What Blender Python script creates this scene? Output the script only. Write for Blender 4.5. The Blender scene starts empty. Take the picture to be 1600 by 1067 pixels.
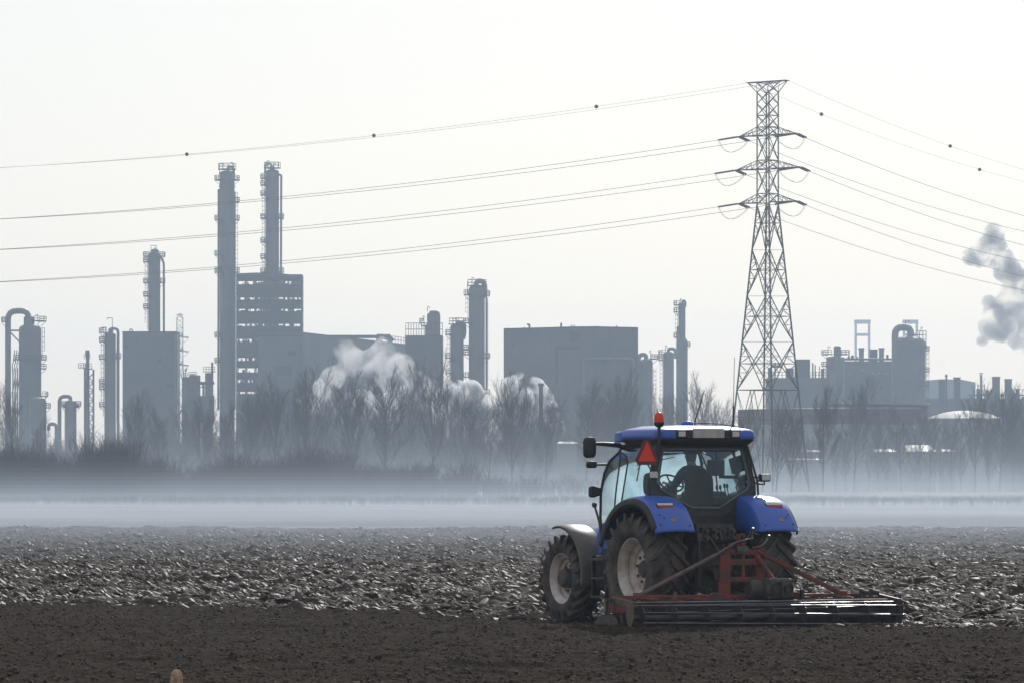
# Tractor harrowing a misty field in front of a refinery, back-lit.
import bpy, bmesh, math, random
import numpy as np
from mathutils import Vector, Matrix

scene = bpy.context.scene
col = scene.collection
R = math.radians
random.seed(7)
rng = np.random.default_rng(11)

CAM_H = 2.27          # eye height above the field
FPX = 7840.0          # focal length in pixels of a 1600 px wide frame
HOR = 752.0           # row of the horizon in that frame


def PX(px, d):
    return (px - 800.0) * d / FPX


def PZ(py, d):
    return CAM_H + (HOR - py) * d / FPX


# ------------------------------------------------------------------ mesh helper
class MB:
    def __init__(self):
        self.v = []
        self.f = []

    def add(self, vs, fs):
        o = len(self.v)
        self.v.extend([tuple(p) for p in vs])
        self.f.extend([tuple(i + o for i in f) for f in fs])
        return self

    def box(self, c, d, rot=None):
        x, y, z = d[0] / 2, d[1] / 2, d[2] / 2
        vs = [Vector((sx * x, sy * y, sz * z)) for sz in (-1, 1) for sy in (-1, 1) for sx in (-1, 1)]
        if rot is not None:
            vs = [rot @ p for p in vs]
        vs = [p + Vector(c) for p in vs]
        return self.add(vs, [(0, 2, 3, 1), (4, 5, 7, 6), (0, 1, 5, 4), (2, 6, 7, 3), (0, 4, 6, 2), (1, 3, 7, 5)])

    def box2(self, a, b):
        c = [(a[i] + b[i]) / 2 for i in range(3)]
        d = [abs(b[i] - a[i]) for i in range(3)]
        return self.box(c, d)

    def tube(self, pts, r, n=6, cap=True, twist=0.0):
        pts = [Vector(p) for p in pts]
        m = len(pts)
        rr = r if isinstance(r, (list, tuple)) else [r] * m
        t = (pts[1] - pts[0]).normalized()
        ref = Vector((0, 0, 1)) if abs(t.z) < 0.9 else Vector((1, 0, 0))
        u = t.cross(ref).normalized()
        vs = []
        for i, p in enumerate(pts):
            if i == 0:
                tt = (pts[1] - p)
            elif i == m - 1:
                tt = (p - pts[i - 1])
            else:
                tt = (pts[i + 1] - p).normalized() + (p - pts[i - 1]).normalized()
            if tt.length < 1e-9:
                tt = t
            tt = tt.normalized()
            u = (u - tt * u.dot(tt))
            u = u.normalized() if u.length > 1e-6 else tt.orthogonal().normalized()
            w = tt.cross(u)
            for k in range(n):
                a = twist + 2 * math.pi * k / n
                vs.append(p + (u * math.cos(a) + w * math.sin(a)) * rr[i])
        fs = []
        for i in range(m - 1):
            for k in range(n):
                a, b = i * n + k, i * n + (k + 1) % n
                fs.append((a, b, b + n, a + n))
        if cap:
            fs.append(tuple(range(n - 1, -1, -1)))
            fs.append(tuple((m - 1) * n + k for k in range(n)))
        return self.add(vs, fs)

    def bar(self, p0, p1, w, h=None):
        """a square-section bar from p0 to p1"""
        h = h or w
        p0, p1 = Vector(p0), Vector(p1)
        t = (p1 - p0).normalized()
        ref = Vector((0, 0, 1)) if abs(t.z) < 0.95 else Vector((0, 1, 0))
        u = t.cross(ref).normalized()
        q = u.cross(t)
        vs = []
        for p in (p0, p1):
            for (a, b) in ((-1, -1), (1, -1), (1, 1), (-1, 1)):
                vs.append(p + u * (a * w / 2) + q * (b * h / 2))
        return self.add(vs, [(3, 2, 1, 0), (4, 5, 6, 7), (0, 1, 5, 4), (1, 2, 6, 5), (2, 3, 7, 6), (3, 0, 4, 7)])

    def lathe(self, prof, n=24, c=(0, 0, 0), axis='z', a0=0.0, a1=2 * math.pi):
        """prof: list of (radius, height along axis)"""
        full = abs(a1 - a0 - 2 * math.pi) < 1e-6
        k = n if full else n + 1
        vs = []
        for (r, h) in prof:
            for i in range(k):
                a = a0 + (a1 - a0) * i / n
                ca, sa = r * math.cos(a), r * math.sin(a)
                if axis == 'z':
                    p = (ca, sa, h)
                elif axis == 'x':
                    p = (h, ca, sa)
                else:
                    p = (sa, h, ca)
                vs.append((p[0] + c[0], p[1] + c[1], p[2] + c[2]))
        fs = []
        for j in range(len(prof) - 1):
            for i in range(n):
                a, b = j * k + i, j * k + (i + 1) % k
                fs.append((a, b, b + k, a + k))
        return self.add(vs, fs)

    def prism(self, poly, off):
        """poly: list of 3D points, extruded by vector off"""
        n = len(poly)
        off = Vector(off)
        vs = [Vector(p) for p in poly] + [Vector(p) + off for p in poly]
        fs = [tuple(range(n - 1, -1, -1)), tuple(range(n, 2 * n))]
        for i in range(n):
            j = (i + 1) % n
            fs.append((i, j, j + n, i + n))
        return self.add(vs, fs)

    def grid(self, rows, closed_u=False):
        """rows: list of equal-length lists of points"""
        m = len(rows[0])
        vs = [p for r in rows for p in r]
        fs = []
        for j in range(len(rows) - 1):
            for i in range(m if closed_u else m - 1):
                a, b = j * m + i, j * m + (i + 1) % m
                fs.append((a, b, b + m, a + m))
        return self.add(vs, fs)

    def build(self, name, mat, parent=None, smooth=None, bevel=0.0, solid=0.0, loc=None):
        me = bpy.data.meshes.new(name)
        me.from_pydata([tuple(p) for p in self.v], [], self.f)
        bm = bmesh.new()
        bm.from_mesh(me)
        bmesh.ops.recalc_face_normals(bm, faces=bm.faces)
        bm.to_mesh(me)
        bm.free()
        return link(name, me, mat, parent, smooth, bevel, solid, loc)


def link(name, me, mat, parent=None, smooth=None, bevel=0.0, solid=0.0, loc=None):
    me.name = name
    if mat is not None:
        me.materials.append(mat)
    o = bpy.data.objects.new(name, me)
    col.objects.link(o)
    if parent is not None:
        o.parent = parent
    if loc is not None:
        o.location = loc
    if smooth is not None:
        for p in me.polygons:
            p.use_smooth = True
        me.set_sharp_from_angle(angle=R(smooth))
    if solid:
        m = o.modifiers.new('thickness', 'SOLIDIFY')
        m.thickness = solid
        m.offset = -1
    if bevel:
        m = o.modifiers.new('edge', 'BEVEL')
        m.width = bevel
        m.segments = 2
        m.limit_method = 'ANGLE'
        m.angle_limit = R(40)
    return o


def np_mesh(name, V, F, mat, parent=None, smooth=False):
    """V (n,3) float, F (m,k) int: fast mesh from arrays"""
    me = bpy.data.meshes.new(name)
    V = np.ascontiguousarray(V, np.float32)
    F = np.ascontiguousarray(F, np.int32)
    m, k = F.shape
    me.vertices.add(len(V))
    me.vertices.foreach_set('co', V.ravel())
    me.loops.add(m * k)
    me.loops.foreach_set('vertex_index', F.ravel())
    me.polygons.add(m)
    me.polygons.foreach_set('loop_start', np.arange(0, m * k, k, dtype=np.int32))
    me.polygons.foreach_set('loop_total', np.full(m, k, np.int32))
    if smooth:
        me.polygons.foreach_set('use_smooth', np.ones(m, bool))
    me.update(calc_edges=True)
    me.validate()
    return link(name, me, mat, parent)


def tag(o, label, cat, group=None, kind=None):
    if label:
        o['label'] = label
    if cat:
        o['category'] = cat
    if group:
        o['group'] = group
    if kind:
        o['kind'] = kind
    return o


def thing(name, label, cat, loc=(0, 0, 0), rz=0.0, group=None):
    o = bpy.data.objects.new(name, None)
    o.empty_display_size = 0.2
    col.objects.link(o)
    o.location = loc
    o.rotation_euler = (0, 0, rz)
    return tag(o, label, cat, group)


def copy_tree(o, parent=None):
    c = o.copy()
    col.objects.link(c)
    if parent is not None:
        c.parent = parent
    for ch in [x for x in bpy.data.objects if x.parent == o]:
        copy_tree(ch, c)
    return c


# ------------------------------------------------------------------ materials
def mat(name, c, rough=0.6, metal=0.0, c2=None, scale=4.0, bump=0.0, bscale=None, coat=0.0, spec=0.5, detail=6.0, lo=0.35, hi=0.68, rough2=None):
    m = bpy.data.materials.new(name)
    m.use_nodes = True
    nt = m.node_tree
    b = nt.nodes['Principled BSDF']
    b.inputs['Base Color'].default_value = (*c, 1)
    b.inputs['Roughness'].default_value = rough
    b.inputs['Metallic'].default_value = metal
    b.inputs['Specular IOR Level'].default_value = spec
    b.inputs['Coat Weight'].default_value = coat
    tc = nt.nodes.new('ShaderNodeTexCoord')
    if c2 is not None:
        n = nt.nodes.new('ShaderNodeTexNoise')
        n.inputs['Scale'].default_value = scale
        n.inputs['Detail'].default_value = detail
        n.inputs['Roughness'].default_value = 0.62
        nt.links.new(tc.outputs['Object'], n.inputs['Vector'])
        mr = nt.nodes.new('ShaderNodeMapRange')
        mr.inputs['From Min'].default_value = lo
        mr.inputs['From Max'].default_value = hi
        nt.links.new(n.outputs['Fac'], mr.inputs['Value'])
        mx = nt.nodes.new('ShaderNodeMix')
        mx.data_type = 'RGBA'
        mx.inputs['A'].default_value = (*c, 1)
        mx.inputs['B'].default_value = (*c2, 1)
        nt.links.new(mr.outputs['Result'], mx.inputs['Factor'])
        nt.links.new(mx.outputs['Result'], b.inputs['Base Color'])
        if rough2 is not None:
            mr2 = nt.nodes.new('ShaderNodeMapRange')
            mr2.inputs['To Min'].default_value = rough
            mr2.inputs['To Max'].default_value = rough2
            nt.links.new(mr.outputs['Result'], mr2.inputs['Value'])
            nt.links.new(mr2.outputs['Result'], b.inputs['Roughness'])
    if bump:
        n = nt.nodes.new('ShaderNodeTexNoise')
        n.inputs['Scale'].default_value = bscale or scale * 4
        n.inputs['Detail'].default_value = 5
        nt.links.new(tc.outputs['Object'], n.inputs['Vector'])
        bp = nt.nodes.new('ShaderNodeBump')
        bp.inputs['Strength'].default_value = bump
        bp.inputs['Distance'].default_value = 0.02
        nt.links.new(n.outputs['Fac'], bp.inputs['Height'])
        nt.links.new(bp.outputs['Normal'], b.inputs['Normal'])
    return m


DUST = (0.17, 0.135, 0.105)
M = {}
M['blue'] = mat('blue_paint', (0.042, 0.125, 0.51), 0.42, c2=(0.17, 0.16, 0.16), scale=6.5, lo=0.57, hi=0.80, coat=0.25, rough2=0.65)
M['black_plastic'] = mat('black_plastic', (0.018, 0.018, 0.02), 0.5, c2=(0.045, 0.04, 0.036), scale=5)
M['black_metal'] = mat('black_painted_steel', (0.016, 0.016, 0.018), 0.42, c2=(0.05, 0.042, 0.036), scale=6, lo=0.45, hi=0.8)
M['chassis'] = mat('dusty_cast_iron', (0.030, 0.028, 0.028), 0.7, c2=(0.11, 0.09, 0.07), scale=6, bump=0.5, bscale=30)
M['rubber'] = mat('dusty_rubber', (0.034, 0.031, 0.029), 0.85, c2=(0.145, 0.118, 0.093), scale=4, lo=0.36, hi=0.72, bump=0.35, bscale=60)
M['rim'] = mat('off_white_rim_paint', (0.70, 0.65, 0.60), 0.5, c2=(0.38, 0.29, 0.21), scale=4, lo=0.36, hi=0.7)
M['hub'] = mat('dark_hub', (0.04, 0.038, 0.037), 0.6, c2=(0.10, 0.085, 0.07), scale=9)
M['mudguard'] = mat('grey_plastic_mudguard', (0.075, 0.073, 0.072), 0.36, c2=(0.15, 0.125, 0.10), scale=4)
M['red_paint'] = mat('worn_red_paint', (0.25, 0.020, 0.014), 0.5, c2=(0.075, 0.052, 0.038), scale=4, lo=0.36, hi=0.62, rough2=0.8, bump=0.25, bscale=40)
M['dusty_steel'] = mat('dusty_brown_steel', (0.105, 0.075, 0.052), 0.7, c2=(0.17, 0.122, 0.085), scale=7)
M['roller_steel'] = mat('polished_soil_worn_steel', (0.16, 0.17, 0.19), 0.28, metal=0.9, c2=(0.10, 0.085, 0.07), scale=3, lo=0.45, hi=0.7, rough2=0.55)
M['dark_steel'] = mat('dark_soiled_steel', (0.03, 0.028, 0.027), 0.55, c2=(0.08, 0.066, 0.052), scale=7)
M['chrome'] = mat('bare_steel', (0.16, 0.155, 0.15), 0.38, metal=0.9, c2=(0.07, 0.06, 0.05), scale=9)
M['grey_plate'] = mat('dull_grey_plate', (0.55, 0.53, 0.50), 0.55, c2=(0.42, 0.39, 0.36), scale=9)
M['seal'] = mat('dusty_window_seal', (0.16, 0.17, 0.18), 0.7, c2=(0.10, 0.10, 0.10), scale=8)
M['seat'] = mat('seat_fabric', (0.022, 0.025, 0.03), 0.85, c2=(0.035, 0.038, 0.042), scale=20)
M['interior'] = mat('cab_interior_plastic', (0.075, 0.08, 0.085), 0.65, c2=(0.05, 0.05, 0.052), scale=7)
M['lens_white'] = mat('clear_lamp_lens', (0.74, 0.72, 0.69), 0.22, c2=(0.58, 0.55, 0.50), scale=25, spec=0.8)
M['lens_red'] = mat('red_lamp_lens', (0.36, 0.035, 0.02), 0.3, c2=(0.22, 0.035, 0.025), scale=25)
M['lens_amber'] = mat('amber_reflector', (0.42, 0.20, 0.07), 0.35, c2=(0.3, 0.16, 0.08), scale=30)
M['red_reflex'] = mat('fluorescent_red_sheet', (0.95, 0.045, 0.012), 0.5, c2=(0.85, 0.045, 0.015), scale=8)
M['red_border'] = mat('dark_red_reflective_border', (0.10, 0.022, 0.020), 0.45, c2=(0.20, 0.03, 0.025), scale=60)
M['jacket'] = mat('dark_blue_work_jacket', (0.020, 0.028, 0.05), 0.9, c2=(0.03, 0.038, 0.06), scale=12)
M['trousers'] = mat('dark_trousers', (0.02, 0.022, 0.028), 0.9, c2=(0.03, 0.03, 0.034), scale=12)
M['skin'] = mat('skin', (0.42, 0.25, 0.18), 0.55, c2=(0.36, 0.20, 0.14), scale=14)
M['cap'] = mat('dark_cloth_cap', (0.018, 0.02, 0.026), 0.9, c2=(0.03, 0.03, 0.035), scale=20)
M['hair'] = mat('grey_hair', (0.12, 0.11, 0.10), 0.7, c2=(0.2, 0.19, 0.18), scale=60)
M['steel_grey'] = mat('weathered_galvanised_steel', (0.055, 0.057, 0.06), 0.8, c2=(0.08, 0.08, 0.082), scale=0.6, spec=0.25)
M['insulator'] = mat('dark_glazed_insulator', (0.03, 0.03, 0.034), 0.3, c2=(0.05, 0.045, 0.042), scale=6)
M['conductor'] = mat('aluminium_conductor', (0.16, 0.16, 0.165), 0.5, metal=0.2, c2=(0.12, 0.12, 0.125), scale=0.3)
M['marker'] = mat('marker_ball_red', (0.10, 0.03, 0.025), 0.5, c2=(0.13, 0.05, 0.04), scale=3)
M['bark'] = mat('winter_bark', (0.040, 0.034, 0.030), 0.9, c2=(0.065, 0.055, 0.047), scale=3)
M['twig'] = mat('winter_twigs', (0.050, 0.040, 0.035), 0.9, c2=(0.075, 0.060, 0.050), scale=1.2)
M['bramble'] = mat('bramble_stems', (0.034, 0.028, 0.026), 0.9, c2=(0.055, 0.044, 0.037), scale=0.8)
M['straw'] = mat('dry_straw_grass', (0.34, 0.29, 0.20), 0.9, c2=(0.42, 0.37, 0.27), scale=0.4)
M['post_wood'] = mat('weathered_orange_wood', (0.52, 0.33, 0.225), 0.9, c2=(0.24, 0.155, 0.11), scale=26, lo=0.44, hi=0.66, bump=0.4, bscale=60)
# refinery
M['clad'] = mat('grey_cladding', (0.075, 0.077, 0.08), 0.7, c2=(0.035, 0.036, 0.038), scale=0.07)
M['clad_dark'] = mat('dark_cladding', (0.028, 0.029, 0.031), 0.7, c2=(0.014, 0.015, 0.016), scale=0.08)
M['clad_blue'] = mat('blue_grey_cladding', (0.085, 0.095, 0.105), 0.65, c2=(0.045, 0.052, 0.058), scale=0.06)
M['insul'] = mat('insulated_column_jacket', (0.095, 0.098, 0.102), 0.6, c2=(0.06, 0.062, 0.065), scale=0.12)
M['ref_steel'] = mat('painted_platform_steel', (0.045, 0.046, 0.049), 0.7, c2=(0.06, 0.06, 0.063), scale=0.4)
M['light_steel'] = mat('skylit_tone_plant_steel', (0.34, 0.34, 0.34), 0.5, c2=(0.22, 0.22, 0.22), scale=0.3)  # pale colour paints in the sky light scattered through the banded building's gaps
M['pipe'] = mat('jacketed_pipe', (0.13, 0.135, 0.14), 0.5, c2=(0.10, 0.10, 0.105), scale=0.3)
M['rust'] = mat('rust_brown_tank_paint', (0.105, 0.070, 0.055), 0.75, c2=(0.14, 0.088, 0.062), scale=0.12)
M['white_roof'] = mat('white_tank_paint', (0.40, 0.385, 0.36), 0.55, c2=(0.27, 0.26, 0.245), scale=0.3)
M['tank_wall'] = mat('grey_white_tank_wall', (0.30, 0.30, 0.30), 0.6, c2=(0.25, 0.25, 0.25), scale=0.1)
M['glazing'] = mat('pale_window_band', (0.35, 0.36, 0.37), 0.3, c2=(0.22, 0.23, 0.24), scale=0.5)


def glass_mat(name, tint, dust, amount):
    """thin cab glass: tinted see-through with a back-lit film of dust"""
    m = bpy.data.materials.new(name)
    m.use_nodes = True
    nt = m.node_tree
    nt.nodes.clear()
    out = nt.nodes.new('ShaderNodeOutputMaterial')
    tr = nt.nodes.new('ShaderNodeBsdfTransparent')
    tr.inputs['Color'].default_value = (*tint, 1)
    tl = nt.nodes.new('ShaderNodeBsdfTranslucent')
    tl.inputs['Color'].default_value = (*dust, 1)
    gl = nt.nodes.new('ShaderNodeBsdfGlossy')
    gl.inputs['Roughness'].default_value = 0.06
    fr = nt.nodes.new('ShaderNodeFresnel')
    fr.inputs['IOR'].default_value = 1.45
    n = nt.nodes.new('ShaderNodeTexNoise')
    n.inputs['Scale'].default_value = 2.2
    n.inputs['Detail'].default_value = 7
    tc = nt.nodes.new('ShaderNodeTexCoord')
    nt.links.new(tc.outputs['Object'], n.inputs['Vector'])
    mr = nt.nodes.new('ShaderNodeMapRange')
    mr.inputs['From Min'].default_value = 0.3
    mr.inputs['From Max'].default_value = 0.75
    mr.inputs['To Min'].default_value = amount * 0.6
    mr.inputs['To Max'].default_value = amount * 1.5
    nt.links.new(n.outputs['Fac'], mr.inputs['Value'])
    mx = nt.nodes.new('ShaderNodeMixShader')
    nt.links.new(mr.outputs['Result'], mx.inputs['Fac'])
    nt.links.new(tr.outputs['BSDF'], mx.inputs[1])
    nt.links.new(tl.outputs['BSDF'], mx.inputs[2])
    m2 = nt.nodes.new('ShaderNodeMixShader')
    nt.links.new(fr.outputs['Fac'], m2.inputs['Fac'])
    nt.links.new(mx.outputs['Shader'], m2.inputs[1])
    nt.links.new(gl.outputs['BSDF'], m2.inputs[2])
    nt.links.new(m2.outputs['Shader'], out.inputs['Surface'])
    return m


M['glass'] = glass_mat('tinted_cab_glass', (0.90, 0.98, 1.0), (0.55, 0.78, 0.84), 0.16)
M['glass_door'] = glass_mat('dusty_door_glass', (0.86, 0.98, 1.0), (0.55, 0.90, 0.95), 0.30)
M['glass_front'] = glass_mat('dusty_windscreen', (0.90, 0.98, 1.0), (0.66, 0.93, 0.98), 0.55)
M['glass_quarter'] = glass_mat('clear_quarter_glass', (0.95, 0.98, 0.99), (0.8, 0.86, 0.9), 0.16)


def beacon_mat():
    m = mat('orange_beacon_lens', (0.95, 0.075, 0.015), 0.3, c2=(0.85, 0.06, 0.015), scale=20)
    b = m.node_tree.nodes['Principled BSDF']
    b.inputs['Transmission Weight'].default_value = 0.25
    b.inputs['Subsurface Weight'].default_value = 0.5
    b.inputs['Subsurface Radius'].default_value = (0.1, 0.03, 0.01)
    return m


M['beacon'] = beacon_mat()


def volume_mat(name, color, density, aniso, noise=None):
    m = bpy.data.materials.new(name)
    m.use_nodes = True
    nt = m.node_tree
    nt.nodes.clear()
    out = nt.nodes.new('ShaderNodeOutputMaterial')
    v = nt.nodes.new('ShaderNodeVolumePrincipled')
    v.inputs['Color'].default_value = (*color, 1)
    v.inputs['Density'].default_value = density
    v.inputs['Anisotropy'].default_value = aniso
    nt.links.new(v.outputs['Volume'], out.inputs['Volume'])
    if noise:
        tc = nt.nodes.new('ShaderNodeTexCoord')
        n = nt.nodes.new('ShaderNodeTexNoise')
        n.inputs['Scale'].default_value = noise[0]
        n.inputs['Detail'].default_value = 8
        n.inputs['Roughness'].default_value = 0.66
        n.inputs['Distortion'].default_value = 0.5
        nt.links.new(tc.outputs['Object'], n.inputs['Vector'])
        mr = nt.nodes.new('ShaderNodeMapRange')
        mr.inputs['From Min'].default_value = noise[1]
        mr.inputs['From Max'].default_value = noise[2]
        mr.inputs['To Min'].default_value = 0.0
        mr.inputs['To Max'].default_value = density
        nt.links.new(n.outputs['Fac'], mr.inputs['Value'])
        nt.links.new(mr.outputs['Result'], v.inputs['Density'])
    return m


# ------------------------------------------------------------------ camera, sun, sky
cd = bpy.data.cameras.new('camera')
cam = bpy.data.objects.new('camera', cd)
col.objects.link(cam)
cam.location = (0, 0, CAM_H)
cam.rotation_euler = (R(90), 0, 0)
cd.sensor_width = 36
cd.lens = FPX / 1600 * 36
cd.shift_y = (HOR - 533.5) / 1600
cd.clip_start = 0.5
cd.clip_end = 20000
scene.camera = cam

SUN_EL, SUN_AZ = 31.0, 9.0        # degrees; azimuth to the right of the view
sd = bpy.data.lights.new('sun', 'SUN')
sd.energy = 2.8
sd.angle = R(0.5)
sd.color = (1.0, 0.96, 0.91)
sun = bpy.data.objects.new('sun', sd)
col.objects.link(sun)
sv = Vector((math.sin(R(SUN_AZ)) * math.cos(R(SUN_EL)), math.cos(R(SUN_AZ)) * math.cos(R(SUN_EL)), math.sin(R(SUN_EL))))
sun.rotation_euler = sv.to_track_quat('Z', 'Y').to_euler()

w = bpy.data.worlds.new('World')
scene.world = w
w.use_nodes = True
wn = w.node_tree
bg = wn.nodes['Background']
sky = wn.nodes.new('ShaderNodeTexSky')
sky.sky_type = 'NISHITA'
sky.sun_disc = False
sky.sun_elevation = R(SUN_EL)
sky.sun_rotation = R(SUN_AZ)
sky.air_density = 1.0
sky.dust_density = 1.2
sky.ozone_density = 1.0
tint = wn.nodes.new('ShaderNodeMix')       # hazy, slightly cool winter air
tint.data_type = 'RGBA'
tint.blend_type = 'MULTIPLY'
tint.inputs['Factor'].default_value = 1.0
tint.inputs['B'].default_value = (0.95, 0.985, 1.08, 1)
wn.links.new(sky.outputs['Color'], tint.inputs['A'])
veil = wn.nodes.new('ShaderNodeMix')       # the high winter haze that whitens the whole dome
veil.data_type = 'RGBA'
veil.inputs['Factor'].default_value = 0.45
veil.inputs['B'].default_value = (12.5, 12.05, 11.8, 1)
wn.links.new(tint.outputs['Result'], veil.inputs['A'])
wn.links.new(veil.outputs['Result'], bg.inputs['Color'])
bg.inputs['Strength'].default_value = 0.083

scene.view_settings.view_transform = 'Standard'
scene.view_settings.look = 'None'
scene.view_settings.exposure = -0.12
scene.view_settings.gamma = 1.0
scene.cycles.max_bounces = 8
scene.cycles.volume_bounces = 1
scene.cycles.transparent_max_bounces = 24
scene.cycles.volume_step_rate = 0.3
scene.cycles.use_denoising = True
scene.cycles.use_adaptive_sampling = True
scene.cycles.adaptive_threshold = 0.01
scene.cycles.sample_clamp_indirect = 6

# ------------------------------------------------------------------ fields
def vnoise(x, y, seed=0):
    xi = np.floor(x).astype(np.int64)
    yi = np.floor(y).astype(np.int64)
    fx, fy = x - xi, y - yi
    fx = fx * fx * (3 - 2 * fx)
    fy = fy * fy * (3 - 2 * fy)

    def h(a, b):
        n = (a * 374761393 + b * 668265263 + seed * 1442695041) & 0xFFFFFFFF
        n = ((n ^ (n >> 13)) * 1274126177) & 0xFFFFFFFF
        return ((n ^ (n >> 16)) & 0xFFFF) / 65535.0
    a, b = h(xi, yi), h(xi + 1, yi)
    c, d = h(xi, yi + 1), h(xi + 1, yi + 1)
    return (a + (b - a) * fx) * (1 - fy) + (c + (d - c) * fx) * fy


def YB(x, t):
    """ground y of the row t metres past the tilled / ploughed border"""
    D = 83.2 + t + 0.55 * np.sin(x * 1.7) * np.sin(x * 0.61 + 1.0) + 0.35 * np.sin(x * 4.3 + 2) * np.sin(x * 2.9)
    fade = np.clip(1 - t / 70.0, 0, 1) if np.ndim(t) else max(0.0, min(1.0, 1 - t / 70.0))
    if np.ndim(t):
        fade = np.where(t < 0, np.clip(1 + t / 32.0, 0, 1), fade)
    elif t < 0:
        fade = max(0.0, min(1.0, 1 + t / 32.0))
    return D - 0.85 * x * fade


def soil_mat(name, c, c2, rough, scale, bump, spec):
    m = mat(name, c, rough, c2=c2, scale=scale, lo=0.36, hi=0.66, bump=bump, bscale=26, spec=spec, detail=8)
    return m


M['tilled'] = soil_mat('fine_tilled_soil', (0.0195, 0.0132, 0.0088), (0.042, 0.030, 0.021), 0.97, 2.6, 0.9, 0.03)
M['ploughed'] = soil_mat('ploughed_clay', (0.040, 0.030, 0.023), (0.072, 0.055, 0.042), 0.85, 1.4, 0.6, 0.12)
M['clod'] = soil_mat('smeared_clay_clods', (0.044, 0.033, 0.025), (0.098, 0.076, 0.058), 0.54, 1.6, 0.5, 0.15)
M['crumb'] = soil_mat('soil_crumbs', (0.028, 0.019, 0.013), (0.080, 0.058, 0.042), 0.85, 3.0, 0.4, 0.16)
M['grass'] = mat('winter_grass', (0.055, 0.06, 0.054), 0.9, c2=(0.24, 0.235, 0.21), scale=0.016, lo=0.36, hi=0.66)
M['frost'] = mat('frosted_stubble', (0.15, 0.16, 0.165), 0.9, c2=(0.27, 0.265, 0.245), scale=0.06, lo=0.40, hi=0.62)
M['earth'] = mat('bare_earth', (0.06, 0.052, 0.042), 0.95, c2=(0.085, 0.075, 0.05), scale=0.02)

KF = 0.102 * 1.5       # half width of the built fan per metre of depth


def field(name, t_rows, ncol, hfun, m):
    t = np.asarray(t_rows)
    u = np.linspace(-1, 1, ncol)
    T, U = np.meshgrid(t, u, indexing='ij')
    D = 83.2 + T
    X = U * KF * np.maximum(D, 50)
    Y = YB(X, T)
    Z = hfun(X, Y, T)
    V = np.stack([X, Y, Z], -1).reshape(-1, 3)
    r, c = T.shape
    idx = np.arange(r * c).reshape(r, c)
    F = np.stack([idx[:-1, :-1], idx[:-1, 1:], idx[1:, 1:], idx[1:, :-1]], -1).reshape(-1, 4)
    return np_mesh(name, V, F, m, smooth=True)


def h_tilled(X, Y, T):
    # working direction of the harrow runs across the picture
    a = Y + 0.35 * X
    z = 0.05 * (vnoise(X * 0.25, Y * 0.25, 1) - 0.5)
    z += 0.11 * (vnoise(a * 0.9, X * 0.04, 2) - 0.5) + 0.035 * (vnoise(a * 5.5, X * 0.2, 7) - 0.5)
    z += 0.022 * (vnoise(X * 3.1, Y * 3.1, 3) - 0.5)
    n = vnoise(X * 8, Y * 8, 4)
    z += 0.040 * np.maximum(0, n - 0.45)
    n = vnoise(X * 17, Y * 17, 5)
    z += 0.042 * (n - 0.5)
    z += 0.03 * np.exp(-np.clip(-T, 0, 9) ** 2 / 0.5)
    for off in (12.0, 14.1, 21.5, 23.6):
        q = (Y + 0.8 * X) - (83.2 - off)
        z -= 0.035 * np.exp(-(q / 0.22) ** 2) * (0.6 + 0.8 * vnoise(X * 2.6, Y * 0.5, 17))
    return z


def h_ploughed(X, Y, T):
    # furrow slices: long rounded ridges at an angle, torn into lumps
    s = X * 0.62 + Y * 0.78
    q = -X * 0.78 + Y * 0.62
    sw = s + 0.5 * (vnoise(q * 0.5, s * 0.3, 8) - 0.5)
    ridge = np.abs(np.sin(sw * math.pi / 0.55))
    z = 0.0 + 0.15 * ridge * (0.4 + vnoise(q * 1.5, s * 1.2, 9))
    z += 0.13 * (vnoise(X * 1.4, Y * 1.4, 10) - 0.5)
    z += 0.11 * np.maximum(0, vnoise(X * 4, Y * 4, 11) - 0.4)
    z += 0.05 * (vnoise(X * 9, Y * 9, 12) - 0.5)
    z += 0.14 * (vnoise(X * 0.13, Y * 0.13, 13) - 0.5)
    return (z - 0.12) * np.clip((T + 0.4) / 1.2, 0.15, 1)


rows_t = np.concatenate([np.arange(-55, -30, 1.0), np.arange(-30, 0.8, 0.045)])
tag(field('tilled_field', rows_t, 760, h_tilled, M['tilled']), 'dark finely tilled soil across the front of the field', 'soil', kind='structure')
rows_p = [0.0]
while rows_p[-1] < 160:
    rows_p.append(rows_p[-1] + 0.07 * (83.2 + rows_p[-1]) / 83.2)
tag(field('ploughed_field', np.array(rows_p), 700, h_ploughed, M['ploughed']), 'rough ploughed soil with glinting clods behind the tractor', 'soil', kind='structure')


def ico(level):
    bm = bmesh.new()
    bmesh.ops.create_icosphere(bm, subdivisions=level, radius=1.0)
    V = np.array([v.co[:] for v in bm.verts])
    F = np.array([[v.index for v in f.verts] for f in bm.faces])
    bm.free()
    return V, F


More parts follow.
